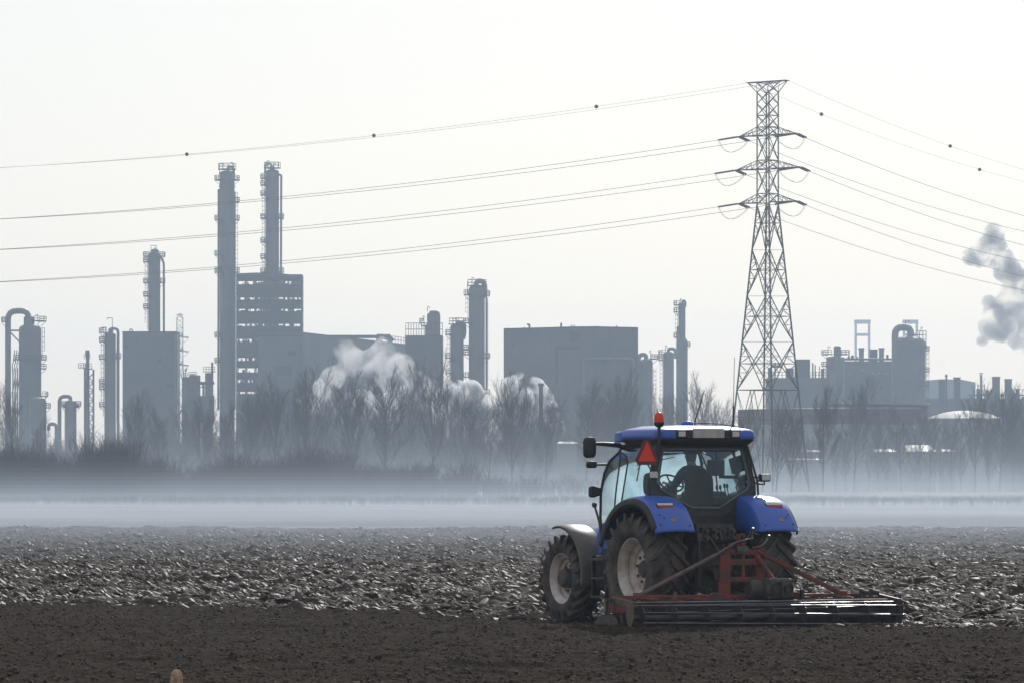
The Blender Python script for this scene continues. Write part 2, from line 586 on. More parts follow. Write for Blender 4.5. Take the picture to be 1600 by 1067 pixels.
def scatter(name, P, size, stretch, level, m, seed, slab=0.45):
    """many irregular lumps as one mesh; P (n,3)"""
    g = np.random.default_rng(seed)
    n = len(P)
    protos = []
    for k in range(14):
        V, F = ico(level)
        V = V.copy()
        for _ in range(5):      # flat cut faces
            d = g.normal(size=3)
            d /= np.linalg.norm(d)
            lim = g.uniform(0.35, 0.8)
            dist = V @ d
            V -= np.outer(np.maximum(0, dist - lim), d)
        V *= (1 + g.normal(0, 0.10, size=(len(V), 1)))
        protos.append(V)
    pk = g.integers(0, 14, n)
    PV = np.stack(protos)[pk]                    # n, nv, 3
    sc = np.stack([size * stretch * g.uniform(0.8, 1.25, n), size * g.uniform(0.7, 1.1, n), size * slab * g.uniform(0.7, 1.4, n)], -1)
    PV = PV * sc[:, None, :]
    yaw = g.normal(-0.5, 0.55, n)
    roll = g.normal(0.12, 0.45, n)
    pitch = g.normal(0.25, 0.30, n)

    def rot(axis, a):
        c, s = np.cos(a), np.sin(a)
        z, o = np.zeros(n), np.ones(n)
        if axis == 2:
            return np.stack([c, -s, z, s, c, z, z, z, o], -1).reshape(n, 3, 3)
        if axis == 0:
            return np.stack([o, z, z, z, c, -s, z, s, c], -1).reshape(n, 3, 3)
        return np.stack([c, z, s, z, o, z, -s, z, c], -1).reshape(n, 3, 3)
    Rm = rot(2, yaw) @ rot(1, pitch) @ rot(0, roll)
    W = np.einsum('nij,nvj->nvi', Rm, PV) + P[:, None, :]
    nv = PV.shape[1]
    Fa = (F[None] + (np.arange(n) * nv)[:, None, None]).reshape(-1, 3)
    return np_mesh(name, W.reshape(-1, 3), Fa, m)


def sample_fan(n, t0, t1, g, power=1.0):
    t = t0 + (t1 - t0) * g.random(n) ** power
    D = 83.2 + t
    x = g.uniform(-1, 1, n) * KF * np.maximum(D, 50)
    return x, YB(x, t), t


g = np.random.default_rng(5)
x, y, t = sample_fan(46000, -0.5, 26, g, 1.15)
t = np.maximum(t, 0.0)
sz = np.minimum(0.11, np.exp(g.normal(math.log(0.026), 0.60, len(x))))
z = h_ploughed(x, y, t) + sz * 0.15
tag(scatter('soil_clods', np.stack([x, y, z], -1), sz, 1.9, 2, M['clod'], 21, 0.33), 'near ploughed clods glinting in the low sun', 'clods', kind='stuff')
x, y, t = sample_fan(150000, 24, 155, g, 1.25)
sz = np.minimum(0.12, np.exp(g.normal(math.log(0.033), 0.52, len(x))))
z = h_ploughed(x, y, t) + sz * 0.12
tag(scatter('soil_clods', np.stack([x, y, z], -1), sz, 1.9, 1, M['clod'], 22, 0.36), 'far ploughed clods thinning towards the mist', 'clods', kind='stuff')
x, y, t = sample_fan(52000, -31, 0.6, g)
sz = np.minimum(0.040, np.exp(g.normal(math.log(0.0125), 0.50, len(x))))
z = h_tilled(x, y, t) + sz * 0.2
tag(scatter('soil_crumbs', np.stack([x, y, z], -1), sz, 1.3, 1, M['crumb'], 23, 0.75), 'loose crumbs of earth over the tilled soil', 'crumbs', kind='stuff')

# pale grass beyond the ploughed land, with a low rise under the tree line
rows = []
gy = [229 + 7 * i for i in range(21)] + [378 + 14 * i for i in range(38)]
for yy in gy:
    row = []
    for i in range(61):
        xx = -420 + 14 * i
        h = 0.05 + 0.12 * math.sin(xx * 0.03 + yy * 0.021) + 0.10 * math.sin(yy * 0.05)
        if xx > -10:
            h += 0.9 * math.exp(-((yy - 690) / 60) ** 2) * min(1, (xx + 10) / 60)
        row.append((xx, yy, h))
    rows.append(row)
mb = MB()
mb.grid(rows)
tag(mb.build('grass_field', M['grass'], smooth=60), 'dull grass field veiled by mist before the tree line', 'field', kind='structure')
mb = MB()
ys = [-60, 0, 60, 150, 400, 900, 2000, 5000]
mb.grid([[(-2600 + 650 * i, yy, -0.35) for i in range(9)] for yy in ys])
tag(mb.build('ground', M['earth']), 'flat earth reaching to the horizon', 'ground', kind='structure')

# ------------------------------------------------------------------ haze and ground mist
HAZE_C = (0.66, 0.82, 1.0)
mb = MB()
mb.box2((-2400, -50, -1.35), (2400, 4000, 122))
tag(mb.build('haze', volume_mat('even_haze', HAZE_C, 2.3e-4, 0.45)), 'thin blue grey haze over the whole scene', 'haze', kind='stuff')
LAYERS = [(130, 0.9, 2.2e-3, 330), (155, 0.9, 2.0e-3, 345), (180, 0.9, 1.6e-3, 365), (200, 0.95, 1.4e-3, 390), (222, 1.1, 1.2e-3, 420), (250, 1.4, 8e-4, 450), (400, 0.8, 6e-4, 570), (405, 1.2, 6e-4, 572), (415, 1.6, 6.5e-4, 575), (425, 2.0, 6e-4, 577),
          (435, 2.4, 5e-4, 579), (445, 2.8, 4.4e-4, 581), (455, 3.2, 4.4e-4, 583), (465, 3.7, 4e-4, 586), (475, 4.3, 3.2e-4, 590), (485, 5.0, 2.6e-4, 594), (495, 6.0, 2e-4, 600),
          (506, 7.2, 1.5e-4, 610), (520, 9.0, 1.1e-4, 625), (640, 2.2, 2.5e-4, 1050), (645, 3.5, 2.0e-4, 1060), (650, 5.0, 1.8e-4, 1070), (655, 7.0, 1.5e-4, 1080), (660, 9.5, 1.2e-4, 1090), (665, 13.0, 9e-5, 1100)]
for k, (y0, h, dens, y1) in enumerate(LAYERS):
    x0, x1 = -330 - 4 * k, 330 + 4 * k
    mb = MB()
    mb.box2((x0 - k, y0, -0.6 - 0.02 * k), (x1 + k, y1, h))
    tag(mb.build('mist', volume_mat('ground_mist_%d' % k, (0.70, 0.80, 0.92), dens, 0.40)), 'white ground mist lying over the fields below the trees', 'mist', 'layers of ground mist', 'stuff')

# ------------------------------------------------------------------ tractor (local: x right, y forward, z up; origin under the rear axle)
TL, TR = (2.995, 80.0, -0.02), R(27)
tractor = thing('tractor', 'dusty blue tractor seen from behind with an orange beacon, pulling the red harrow', 'tractor', TL, TR)


def wheel(name, cx, cy, Rr, W, rim_r, nlug, side, dish):
    """axle along x; side=+1 right, -1 left (outer face)"""
    c = (cx, cy, Rr)
    h = W / 2
    Rc = Rr - 0.062                     # carcass radius under the lugs
    prof = [(rim_r + 0.005, -h * 0.74), (rim_r + 0.05, -h * 0.92), (rim_r + 0.45 * (Rc - rim_r), -h * 1.02), (Rc - 0.07, -h * 0.97), (Rc - 0.02, -h * 0.80), (Rc, -h * 0.45), (Rc + 0.006, 0)]
    prof = prof + [(r, -u) for (r, u) in prof[-2::-1]]
    mb = MB()
    mb.lathe(prof, 72, c, 'x')
    for s in (-1, 1):                    # lugs: outer ends trail downwards when seen from behind
        for k in range(nlug):
            ph0 = 2 * math.pi * (k + (0.5 if s > 0 else 0)) / nlug
            path = []
            for q in range(6):
                v = q / 5
                u = s * h * (-0.06 + 1.03 * v)
                ph = ph0 - 0.36 * v ** 0.85 * (1.0 if Rr > 0.8 else 1.15)
                path.append((u, ph, Rr - 0.012 * v))
            path.append((s * h * 1.035, path[-1][1] - 0.012, Rc - 0.055))
            path.append((s * h * 1.03, path[-1][1] - 0.008, Rc - 0.13))
            wd = 0.034 if Rr > 0.8 else 0.027
            rows = []
            for i, (u, ph, rt) in enumerate(path):
                wi = wd * (0.85 + 0.35 * i / 7)
                da = wi / Rr
                lo = Rc - 0.03 if i < 6 else rt - 0.02
                inset = 0.06 if i >= 6 else 0.0
                ring = []
                for (a, r) in ((-1.35, lo), (-0.8, rt), (0.8, rt), (1.35, lo)):
                    uu = u - s * inset if r == lo else u
                    p = ph + a * da
                    ring.append((cx + uu, cy - r * math.cos(p), Rr + r * math.sin(p)))
                rows.append(ring)
            o = len(mb.v)
            for r_ in rows:
                mb.v.extend(r_)
            for j in range(len(rows) - 1):
                for i in range(3):
                    a = o + j * 4 + i
                    mb.f.append((a, a + 1, a + 5, a + 4))
            mb.f.append((o, o + 1, o + 2, o + 3))
            e = o + (len(rows) - 1) * 4
            mb.f.append((e + 3, e + 2, e + 1, e))
    ty = mb.build(name, M['rubber'], tractor, smooth=38)
    s = side
    rp = [(rim_r + 0.035, s * h * 0.86), (rim_r + 0.04, s * h * 0.80), (rim_r + 0.0, s * h * 0.76), (rim_r - 0.02, s * h * 0.60), (rim_r - 0.065, s * h * 0.42), (rim_r - 0.07, s * h * 0.30), (rim_r - 0.055, s * h * 0.24), (rim_r - 0.075, s * h * 0.18), (rim_r - 0.09, s * (dish + 0.02)),
          (rim_r - 0.13, s * dish), (rim_r * 0.72, s * (dish - 0.03)), (rim_r * 0.55, s * (dish + 0.0)), (0.16, s * (dish + 0.01)), (0.0, s * (dish + 0.01))]
    mb = MB()
    mb.lathe(rp, 56, c, 'x')
    back = [(rim_r + 0.035, -s * h * 0.86), (rim_r, -s * h * 0.76), (rim_r - 0.06, -s * h * 0.4), (rim_r - 0.08, s * dish - s * 0.03)]
    mb.lathe(back, 56, c, 'x')
    mb.build('rim', M['rim'], ty, smooth=35)
    mb = MB()
    hub_out = 0.06 if Rr > 0.8 else 0.17
    hr = 0.13 if Rr > 0.8 else 0.15
    mb.lathe([(0, s * (dish + hub_out)), (hr * 0.8, s * (dish + hub_out)), (hr, s * (dish + hub_out - 0.03)), (hr * 1.1, s * (dish + 0.012))], 24, c, 'x')
    nb = 8 if Rr > 0.8 else 8
    for k in range(nb):
        a = 2 * math.pi * (k + 0.3) / nb
        rb = 0.205
        p = (c[0] + s * (dish + 0.005), c[1] + rb * math.cos(a), c[2] + rb * math.sin(a))
        mb.lathe([(0.026, s * -0.01), (0.026, s * 0.03), (0, s * 0.034)], 6, p, 'x')
    mb.build('hub', M['hub'], ty, smooth=35)
    return ty


RW, FW = 0.905, 0.715
wheel('rear_wheel', -0.985, 0, RW, 0.62, 0.485, 21, -1, 0.02)
wheel('rear_wheel', 0.985, 0, RW, 0.62, 0.485, 21, 1, 0.02)
wheel('front_wheel', -0.91, 2.66, FW, 0.50, 0.40, 20, -1, 0.03)
wheel('front_wheel', 0.91, 2.66, FW, 0.50, 0.40, 20, 1, 0.03)


# rear fenders -------------------------------------------------------------
def fender(s):
    prof = [(1.285, 1.03), (1.285, 1.085), (1.262, 1.115), (1.20, 1.135), (1.0, 1.155), (0.78, 1.155), (0.66, 1.14), (0.605, 1.115), (0.585, 1.07), (0.575, 0.95), (0.565, 0.62)]
    rows = []
    N = 40
    for j in range(N + 1):
        th = R(31.5) + (R(156) - R(31.5)) * j / N
        # the rear panel is a little squarer than an arc
        sq = 1 + 0.045 * math.exp(-((th - R(62)) / R(22)) ** 2)
        row = []
        for (x, r) in prof:
            rr = 1.0 + (r - 1.0) if r > 0.9 else r
            rr = rr * sq if r > 0.9 else r
            zz = 0.905 + rr * math.sin(th)
            row.append((s * x, -rr * math.cos(th) * 0.985, max(zz, 1.50) if (r < 1.1 and x < 0.6) else zz))
        rows.append(row)
    mb = MB()
    mb.grid(rows)
    f = mb.build('fender', M['blue'], tractor, smooth=40, solid=0.018)
    # black rubber widening strip round the outside
    rows = []
    for j in range(N + 1):
        th = R(36) + (R(160) - R(36)) * j / N
        sq = 1 + 0.045 * math.exp(-((th - R(62)) / R(22)) ** 2)
        rows.append([(s * x, -r * sq * math.cos(th) * 0.985, 0.905 + r * sq * math.sin(th)) for (x, r) in ((1.25, 1.118), (1.292, 1.098), (1.30, 1.03), (1.285, 0.965))])
    mb = MB()
    mb.grid(rows)
    mb.build('fender_lip', M['black_plastic'], f, smooth=50, solid=0.014)
    return f


def on_fender(s, x, th_deg, lift=0.0):
    th = R(th_deg)
    sq = 1 + 0.045 * math.exp(-((th - R(62)) / R(22)) ** 2)
    r = 1.155 * sq + lift
    p = Vector((s * x, -r * math.cos(th) * 0.985, 0.905 + r * math.sin(th)))
    nrm = Vector((0, -math.cos(th), math.sin(th))).normalized()
    X = Vector((1, 0, 0))
    Y = nrm.cross(X).normalized()
    return p, Matrix((X, nrm, -Y)).transposed()


for s in (-1, 1):
    f = fender(s)
    p, rot = on_fender(s, 0.985, 57, -0.030)
    rot = on_fender(s, 0.985, 34)[1]
    q = MB()
    n = 20
    poly = []
    for k in range(n):
        a = 2 * math.pi * k / n
        ex, ez = 0.5, 0.72
        cx = math.copysign(abs(math.cos(a)) ** 0.45, math.cos(a)) * 0.158
        cz = math.copysign(abs(math.sin(a)) ** 0.6, math.sin(a)) * 0.066
        poly.append(p + rot @ Vector((cx, 0, cz)))
    nr = rot @ Vector((0, 1, 0))
    q.prism([v - nr * 0.03 for v in poly], nr * 0.062)
    lamp = q.build('tail_light', M['black_plastic'], f, bevel=0.006)
    up = -(rot @ Vector((0, 0, 1)))
    q = MB()
    q.box(p + nr * 0.034 + up * 0.030, (0.275, 0.022, 0.042), rot)
    q.build('clear_lens', M['lens_white'], lamp, bevel=0.008)
    q = MB()
    q.box(p + nr * 0.034 - up * 0.022, (0.275, 0.022, 0.056), rot)
    q.build('red_lens', M['lens_red'], lamp, bevel=0.008)
    p, rot = on_fender(s, 0.965 if s < 0 else 1.0, 41.5, -0.004)
    q = MB()
    q.box(p, (0.075, 0.016, 0.06), rot)
    q.build('reflector', M['lens_amber'], f, bevel=0.004)
    for (xx, th) in ((1.16, 47), (1.20, 38), (0.68, 37), (1.1, 44)):
        p, rot = on_fender(s, xx, th, -0.006)
        q = MB()
        q.box(p, (0.026, 0.014, 0.026), rot)
        q.build('fender_bolt', M['hub'], f, bevel=0.005)

# chassis, hood, tank -------------------------------------------------------
mb = MB()
mb.box2((-0.30, -0.42, 0.55), (0.30, 1.3, 1.25))
mb.lathe([(0.0, -0.74), (0.16, -0.74), (0.20, -0.60), (0.24, -0.35), (0.30, -0.25), (0.30, 0.25), (0.24, 0.35), (0.20, 0.60), (0.16, 0.74), (0, 0.74)], 20, (0, 0, RW), 'x')
mb.box2((-0.26, 1.3, 0.62), (0.26, 3.3, 1.1))
mb.box2((-0.70, 2.50, 0.60), (0.70, 2.80, 0.80))
mb.tube([(-0.66, 2.66, 0.72), (0.66, 2.66, 0.72)], 0.11, 12)
mb.box2((-0.40, 3.2, 0.55), (0.40, 3.75, 0.98))
chassis = mb.build('chassis', M['chassis'], tractor, smooth=35, bevel=0.02)
mb = MB()                               # rear end clutter: lift cylinders, valves, couplers, PTO guard, hoses
mb.box2((-0.34, -0.50, 1.22), (0.34, -0.05, 1.62))
for k in range(4):
    xx = -0.24 + 0.16 * k
    mb.box2((xx - 0.05, -0.62, 1.34), (xx + 0.05, -0.48, 1.56))
    mb.lathe([(0.0, -0.05), (0.035, -0.05), (0.035, 0.03), (0.0, 0.03)], 10, (xx, -0.64, 1.40), 'y')
    mb.lathe([(0.0, -0.05), (0.035, -0.05), (0.035, 0.03), (0.0, 0.03)], 10, (xx, -0.64, 1.51), 'y')
for s in (-1, 1):
    mb.tube([(s * 0.42, -0.42, 0.78), (s * 0.40, -0.62, 1.28)], [0.05, 0.05], 10)
    mb.tube([(s * 0.40, -0.60, 1.22), (s * 0.39, -0.66, 1.40)], 0.028, 8)
    mb.bar((s * 0.30, -0.15, 1.36), (s * 0.39, -0.70, 1.42), 0.08, 0.12)
mb.tube([(-0.14, -0.62, 0.98), (0.14, -0.62, 0.98)], 0.03, 8)
mb.prism([(-0.16, -0.44, 0.90), (-0.16, -0.70, 0.86), (-0.13, -0.74, 0.70), (0.13, -0.74, 0.70), (0.16, -0.70, 0.86), (0.16, -0.44, 0.90)], (0, 0, 0.03))
for k, (a, b) in enumerate([((-0.22, -0.66, 1.44), (0.02, -1.35, 1.20)), ((-0.06, -0.66, 1.52), (0.05, -1.38, 1.24)), ((0.10, -0.66, 1.44), (0.10, -1.36, 1.18))]):
    a, b = Vector(a), Vector(b)
    pts = [a.lerp(b, i / 8) + Vector((0.05 * math.sin(i * 0.9 + k), 0, -0.42 * math.sin(math.pi * i / 8) * (0.7 + 0.2 * k))) for i in range(9)]
    mb.tube(pts, 0.016, 6)
mb.build('rear_hydraulics', M['chassis'], tractor, smooth=35)
for s in (-1, 1):
    mb = MB()
    mb.bar((s * 0.36, -0.20, 0.62), (s * 0.44, -1.22, 0.56), 0.05, 0.10)
    mb.bar((s * 0.40, -0.68, 0.62), (s * 0.39, -0.68, 1.40), 0.045, 0.045)
    mb.build('lower_link', M['dark_steel'], tractor, bevel=0.008)
mb = MB()
mb.tube([(0.0, -0.45, 1.30), (0.0, -0.75, 1.335), (0.0, -1.42, 1.42)], 0.030, 8)
mb.tube([(0.0, -0.78, 1.34), (0.0, -1.16, 1.388)], 0.042, 8)
mb.build('top_link', M['chrome'], tractor, smooth=40)
# hood, falling away to the front
rows = []
for (y, zt, hw, zb) in ((1.25, 1.80, 0.47, 1.05), (1.7, 1.73, 0.47, 1.05), (2.4, 1.64, 0.45, 1.05), (3.1, 1.54, 0.42, 1.05), (3.5, 1.46, 0.38, 1.02), (3.75, 1.30, 0.33, 1.0), (3.82, 1.0, 0.30, 0.95)):
    rows.append([(-hw, y, zb), (-hw, y, zt - 0.16), (-hw + 0.06, y, zt - 0.05), (-hw * 0.5, y, zt), (hw * 0.5, y, zt), (hw - 0.06, y, zt - 0.05), (hw, y, zt - 0.16), (hw, y, zb)])
mb = MB()
mb.grid(rows)
mb.build('hood', M['blue'], tractor, smooth=45)
for s in (-1, 1):
    mb = MB()
    mb.box2((s * 0.98, 0.98, 0.55), (s * 0.45, 1.88, 1.10))
    mb.build('fuel_tank', M['black_plastic'], tractor, bevel=0.06)
mb = MB()
for z in (0.42, 0.72, 1.02):
    mb.box2((-1.12, 1.15, z), (-0.86, 1.62, z + 0.035))
for y in (1.15, 1.60):
    mb.box2((-1.10, y - 0.015, 0.42), (-1.04, y + 0.015, 1.10))
mb.build('cab_step', M['black_metal'], tractor)

# cab -----------------------------------------------------------------------


def side_x(z):
    return 0.945 if z < 2.2 else 0.945 - (z - 2.2) * 0.215


mb = MB()
# rear ring
outer = [(-0.79, 2.90), (-0.955, 2.28), (-0.95, 2.06), (-0.70, 1.93), (-0.34, 1.74), (0.34, 1.74), (0.70, 1.93), (0.95, 2.06), (0.955, 2.28), (0.79, 2.90)]
inner = [(-0.725, 2.815), (-0.845, 2.28), (-0.80, 2.16), (-0.60, 2.05), (-0.255, 1.862), (0.255, 1.862), (0.60, 2.05), (0.80, 2.16), (0.845, 2.28), (0.725, 2.815)]


def rear_y(z):
    return -0.16 + 0.10 * (z - 1.9)


vs = []
for (dy, pl) in ((0, outer), (0, inner), (0.07, outer), (0.07, inner)):
    vs += [(x, rear_y(z) + dy, z) for (x, z) in pl]
n = len(outer)
fs = []
for i in range(n):
    j = (i + 1) % n
    fs += [(i, j, n + j, n + i), (2 * n + i, 3 * n + i, 3 * n + j, 2 * n + j), (i, 2 * n + i, 2 * n + j, j), (n + i, n + j, 3 * n + j, 3 * n + i)]
mb.add(vs, fs)
# front pillars, door pillars, sills
AP = [(-0.70, 1.28, 2.88), (-0.735, 1.36, 2.76), (-0.845, 1.47, 2.62), (-0.905, 1.54, 2.42), (-0.945, 1.585, 2.1), (-0.955, 1.58, 1.75), (-0.95, 1.55, 1.35)]
DP = [(-0.735, 1.30, 2.78), (-0.80, 1.22, 2.55), (-0.865, 1.20, 2.2), (-0.915, 1.19, 1.8), (-0.93, 1.18, 1.5)]
EP = [(-0.735, 1.30, 2.78), (-0.775, 1.03, 2.70), (-0.80, 0.94, 2.58), (-0.86, 0.96, 2.2), (-0.92, 1.0, 1.75)]
for s in (1, -1):
    mb.tube([(s * x, y, z) for (x, y, z) in AP], 0.022, 8)
    mb.tube([(s * x, y, z) for (x, y, z) in DP], 0.013, 6)
    mb.tube([(s * x, y, z) for (x, y, z) in EP], 0.013, 6)
    mb.tube([(s * side_x(z), -0.05, z) for z in (1.5, 1.9, 2.2, 2.5, 2.88)], 0.045, 8)
    mb.tube([(s * 0.76, -0.05, 2.86), (s * 0.72, 1.28, 2.86)], 0.035, 8)
    mb.tube([(s * 0.95, -0.05, 1.55), (s * 0.95, 1.55, 1.38)], 0.03, 8)
mb.tube([(-0.70, 1.29, 2.86), (0.70, 1.29, 2.86)], 0.035, 8)
mb.tube([(0.80, -0.12, 2.86), (0.975, -0.14, 2.30), (0.985, -0.15, 2.08)], [0.02, 0.02, 0.018], 8)   # grab rail beside the rear pillar
mb.box2((-0.62, -0.12, 1.18), (0.62, 1.45, 1.56))
mb.box2((-0.60, -0.16, 1.50), (0.60, -0.05, 1.80))
mb.box2((-0.95, 0.95, 1.12), (0.95, 1.55, 1.22))
cab = mb.build('cab_frame', M['black_plastic'], tractor, smooth=40)
mb = MB()
mb.add([(x * 1.02, rear_y(z) + 0.035, z) for (x, z) in inner], [tuple(range(n))])
rw_ = mb.build('rear_window', M['glass'], tractor)
mb = MB()
mb.tube([(x * 0.985, rear_y(z) - 0.012, z + (0.012 if z < 2.2 else -0.012)) for (x, z) in inner] + [(inner[0][0] * 0.985, rear_y(inner[0][1]) - 0.012, inner[0][1] - 0.012)], 0.017, 6)
mb.build('window_seal', M['seal'], rw_)
for s in (-1, 1):
    mb = MB()
    pts = [(s * 0.77, -0.03, 2.86), (s * 0.94, -0.03, 2.2), (s * 0.945, -0.03, 1.60), (s * 0.925, 1.0, 1.55), (s * 0.86, 0.96, 2.2), (s * 0.80, 0.94, 2.58), (s * 0.775, 1.03, 2.70), (s * 0.735, 1.28, 2.80)]
    mb.add(pts, [tuple(range(8))])
    mb.build('door_window', M['glass_door'], tractor)
    mb = MB()
    a = AP[1:6]
    b = [(-0.735, 1.30, 2.78), (-0.80, 1.22, 2.55), (-0.845, 1.205, 2.35), (-0.89, 1.195, 2.0), (-0.925, 1.18, 1.7)]
    mb.grid([[(s * x, y, z) for (x, y, z) in a], [(s * x, y, z) for (x, y, z) in b]])
    mb.build('quarter_window', M['glass_quarter'], tractor)
mb = MB()
mb.grid([[(s * x, y + (0.10 if abs(s) < 0.9 else 0), z) for (x, y, z) in AP[1:6]] for s in (-1, -0.6, 0, 0.6, 1)])
mb.build('windscreen', M['glass_front'], tractor, smooth=60)
# blue side panel under the windscreen pillar
for s in (-1, 1):
    mb = MB()
    mb.prism([(s * 0.935, 1.02, 1.30), (s * 0.935, 1.02, 1.60), (s * 0.945, 1.40, 1.66), (s * 0.95, 1.62, 1.60), (s * 0.93, 1.78, 1.36), (s * 0.93, 1.72, 1.12), (s * 0.93, 1.25, 1.12)], (-s * 0.10, 0, 0))
    mb.build('side_panel', M['blue'], tractor, bevel=0.02)

# roof ----------------------------------------------------------------------


def rrect(hx, y0, y1, r, n=7):
    pts = []
    for (cx, cy, a0) in ((hx - r, y1 - r, 0), (-hx + r, y1 - r, 90), (-hx + r, y0 + r, 180), (hx - r, y0 + r, 270)):
        for k in range(n):
            a = R(a0 + 90 * k / (n - 1))
            pts.append((cx + r * math.cos(a), cy + r * math.sin(a)))
    return pts


def rings(spec):
    mb = MB()
    rows = [[(x, y, z + 0.035 * (y - 0.5) * 0) for (x, y) in rrect(hx, y0, y1, r)] for (hx, y0, y1, r, z) in spec]
    mb.grid(rows, closed_u=True)
    m = len(rows[0])
    mb.f.append(tuple(range(m - 1, -1, -1)))
    e = len(mb.v) - m
    mb.f.append(tuple(range(e, e + m)))
    return mb


roof = rings([(0.86, -0.22, 1.02, 0.12, 2.962), (0.895, -0.265, 1.04, 0.12, 2.974), (0.905, -0.275, 1.05, 0.13, 3.0), (0.895, -0.265, 1.05, 0.13, 3.085), (0.875, -0.245, 1.04, 0.13, 3.112), (0.83, -0.20, 1.02, 0.14, 3.13), (0.62, 0.0, 0.95, 0.2, 3.175), (0.2, 0.3, 0.7, 0.1, 3.19)]).build('roof', M['blue'], tractor, smooth=32)
rings([(0.74, -0.13, 1.02, 0.12, 2.86), (0.83, -0.20, 1.02, 0.12, 2.885), (0.89, -0.26, 1.04, 0.12, 2.945), (0.89, -0.26, 1.04, 0.12, 2.966), (0.80, -0.19, 1.00, 0.12, 2.97)]).build('roof_lining', M['black_plastic'], roof, smooth=50)
for s in (-1, 1):
    mb = rings([(0.13, 1.02, 1.22, 0.04, 2.925), (0.15, 1.00, 1.26, 0.05, 2.945), (0.145, 1.0, 1.24, 0.05, 3.07), (0.11, 1.02, 1.20, 0.04, 3.10)])
    mb.v = [(p[0] + s * 0.745, p[1], p[2]) for p in mb.v]
    mb.build('roof_lamp_pod', M['blue'], roof, smooth=45)
mb = MB()
mb.box2((-0.58, -0.282, 2.975), (0.58, -0.20, 3.118))
mb.build('rear_lamp_panel', M['black_plastic'], roof, bevel=0.012)
mb = MB()
mb.box2((-0.285, -0.296, 2.985), (0.285, -0.27, 3.135))
mb.build('number_plate', M['grey_plate'], roof, bevel=0.004)
for s in (-1, 1):
    mb = MB()
    mb.box2((s * 0.49 - 0.085, -0.300, 2.985), (s * 0.49 + 0.085, -0.26, 3.105))
    wl = mb.build('work_lamp', M['black_plastic'], roof, bevel=0.01)
    mb = MB()
    mb.box2((s * 0.49 - 0.062, -0.308, 3.005), (s * 0.49 + 0.062, -0.29, 3.085))
    mb.build('lens', M['lens_white'], wl, bevel=0.006)
mb = MB()
mb.lathe([(0.09, 3.165), (0.105, 3.20), (0.10, 3.235), (0.065, 3.262), (0, 3.268)], 20, (0.10, 0.6, 0))
mb.build('roof_dome', M['blue'], roof, smooth=50)
mb = MB()
mb.tube([(0.35, 0.8, 3.18), (0.355, 0.8, 3.26), (0.53, 0.8, 3.76)], [0.014, 0.011, 0.007], 6)
mb.build('antenna', M['black_metal'], roof)
mb = MB()
mb.tube([(0.66, 0.1, 3.15), (0.66, 0.1, 3.20)], [0.035, 0.02], 10)
mb.tube([(0.66, 0.1, 3.18), (0.672, 0.1, 3.48), (0.674, 0.1, 3.53)], [0.014, 0.013, 0.006], 8)
mb.tube([(0.672, 0.1, 3.50), (0.69, 0.1, 4.28)], [0.006, 0.004], 6)
mb.tube([(0.66, 0.1, 3.18), (0.50, 0.25, 3.215), (0.30, 0.4, 3.225), (0.16, 0.56, 3.22)], 0.008, 6)
mb.tube([(0.66, 0.1, 3.19), (0.74, 0.0, 3.165), (0.86, -0.1, 3.13)], 0.007, 6)
mb.build('antenna', M['black_metal'], roof, smooth=40)

# beacon on its pole
bx, by = -0.905, -0.30
mb = MB()
mb.tube([(bx + 0.03, by + 0.10, 2.46), (bx + 0.03, by + 0.07, 2.80), (bx, by, 2.90), (bx, by, 3.14)], 0.019, 8)
bp = mb.build('beacon_pole', M['steel_grey'], tractor, smooth=45)
mb = MB()
mb.lathe([(0.022, 3.10), (0.028, 3.15), (0.064, 3.165), (0.083, 3.195), (0.083, 3.229), (0.0, 3.230)], 20, (bx, by, 0))
be = mb.build('beacon_base', M['black_plastic'], bp, smooth=40)
mb = MB()
mb.lathe([(0.076, 3.228), (0.080, 3.30), (0.073, 3.345), (0.052, 3.376), (0.022, 3.389), (0, 3.391)], 24, (bx, by, 0))
mb.build('beacon_lens', M['beacon'], bp, smooth=50)

# slow vehicle triangle, facing the rear at the left pillar
tx, ty_, tz = -1.125, -0.30, 2.71


def tri(w_, h_, cut):
    a = [(-w_ / 2 + cut, 0), (w_ / 2 - cut, 0), (w_ / 2, cut * 1.4), (cut * 0.62, h_), (-cut * 0.62, h_), (-w_ / 2, cut * 1.4)]
    return a


mb = MB()
mb.prism([(tx + a, ty_, tz - 0.155 + b) for (a, b) in tri(0.42, 0.40, 0.055)], (0, 0.012, 0))
tb = mb.build('warning_triangle', M['red_border'], tractor)
mb = MB()
mb.prism([(tx + a, ty_ - 0.006, tz - 0.098 + b) for (a, b) in ((-0.158, 0), (0.158, 0), (0.005, 0.305), (-0.005, 0.305))], (0, 0.004, 0))
mb.build('red_reflector', M['red_reflex'], tb)
mb = MB()
mb.bar((tx + 0.05, ty_ + 0.02, tz), (-0.86, -0.10, tz), 0.03)
mb.build('bracket', M['black_metal'], tb)
mb = MB()
mb.tube([(tx - 0.10, ty_ + 0.02, tz - 0.15), (tx - 0.17, ty_ + 0.02, tz - 0.24)], 0.006, 5)
mb.build('bracket', M['black_metal'], tb)
mb = MB()
mb.box2((-1.0, -0.20, 2.35), (-0.87, -0.165, 2.45))
mb.build('position_lamp', M['lens_white'], tractor, bevel=0.01)

# mirrors ---------------------------------------------------------------


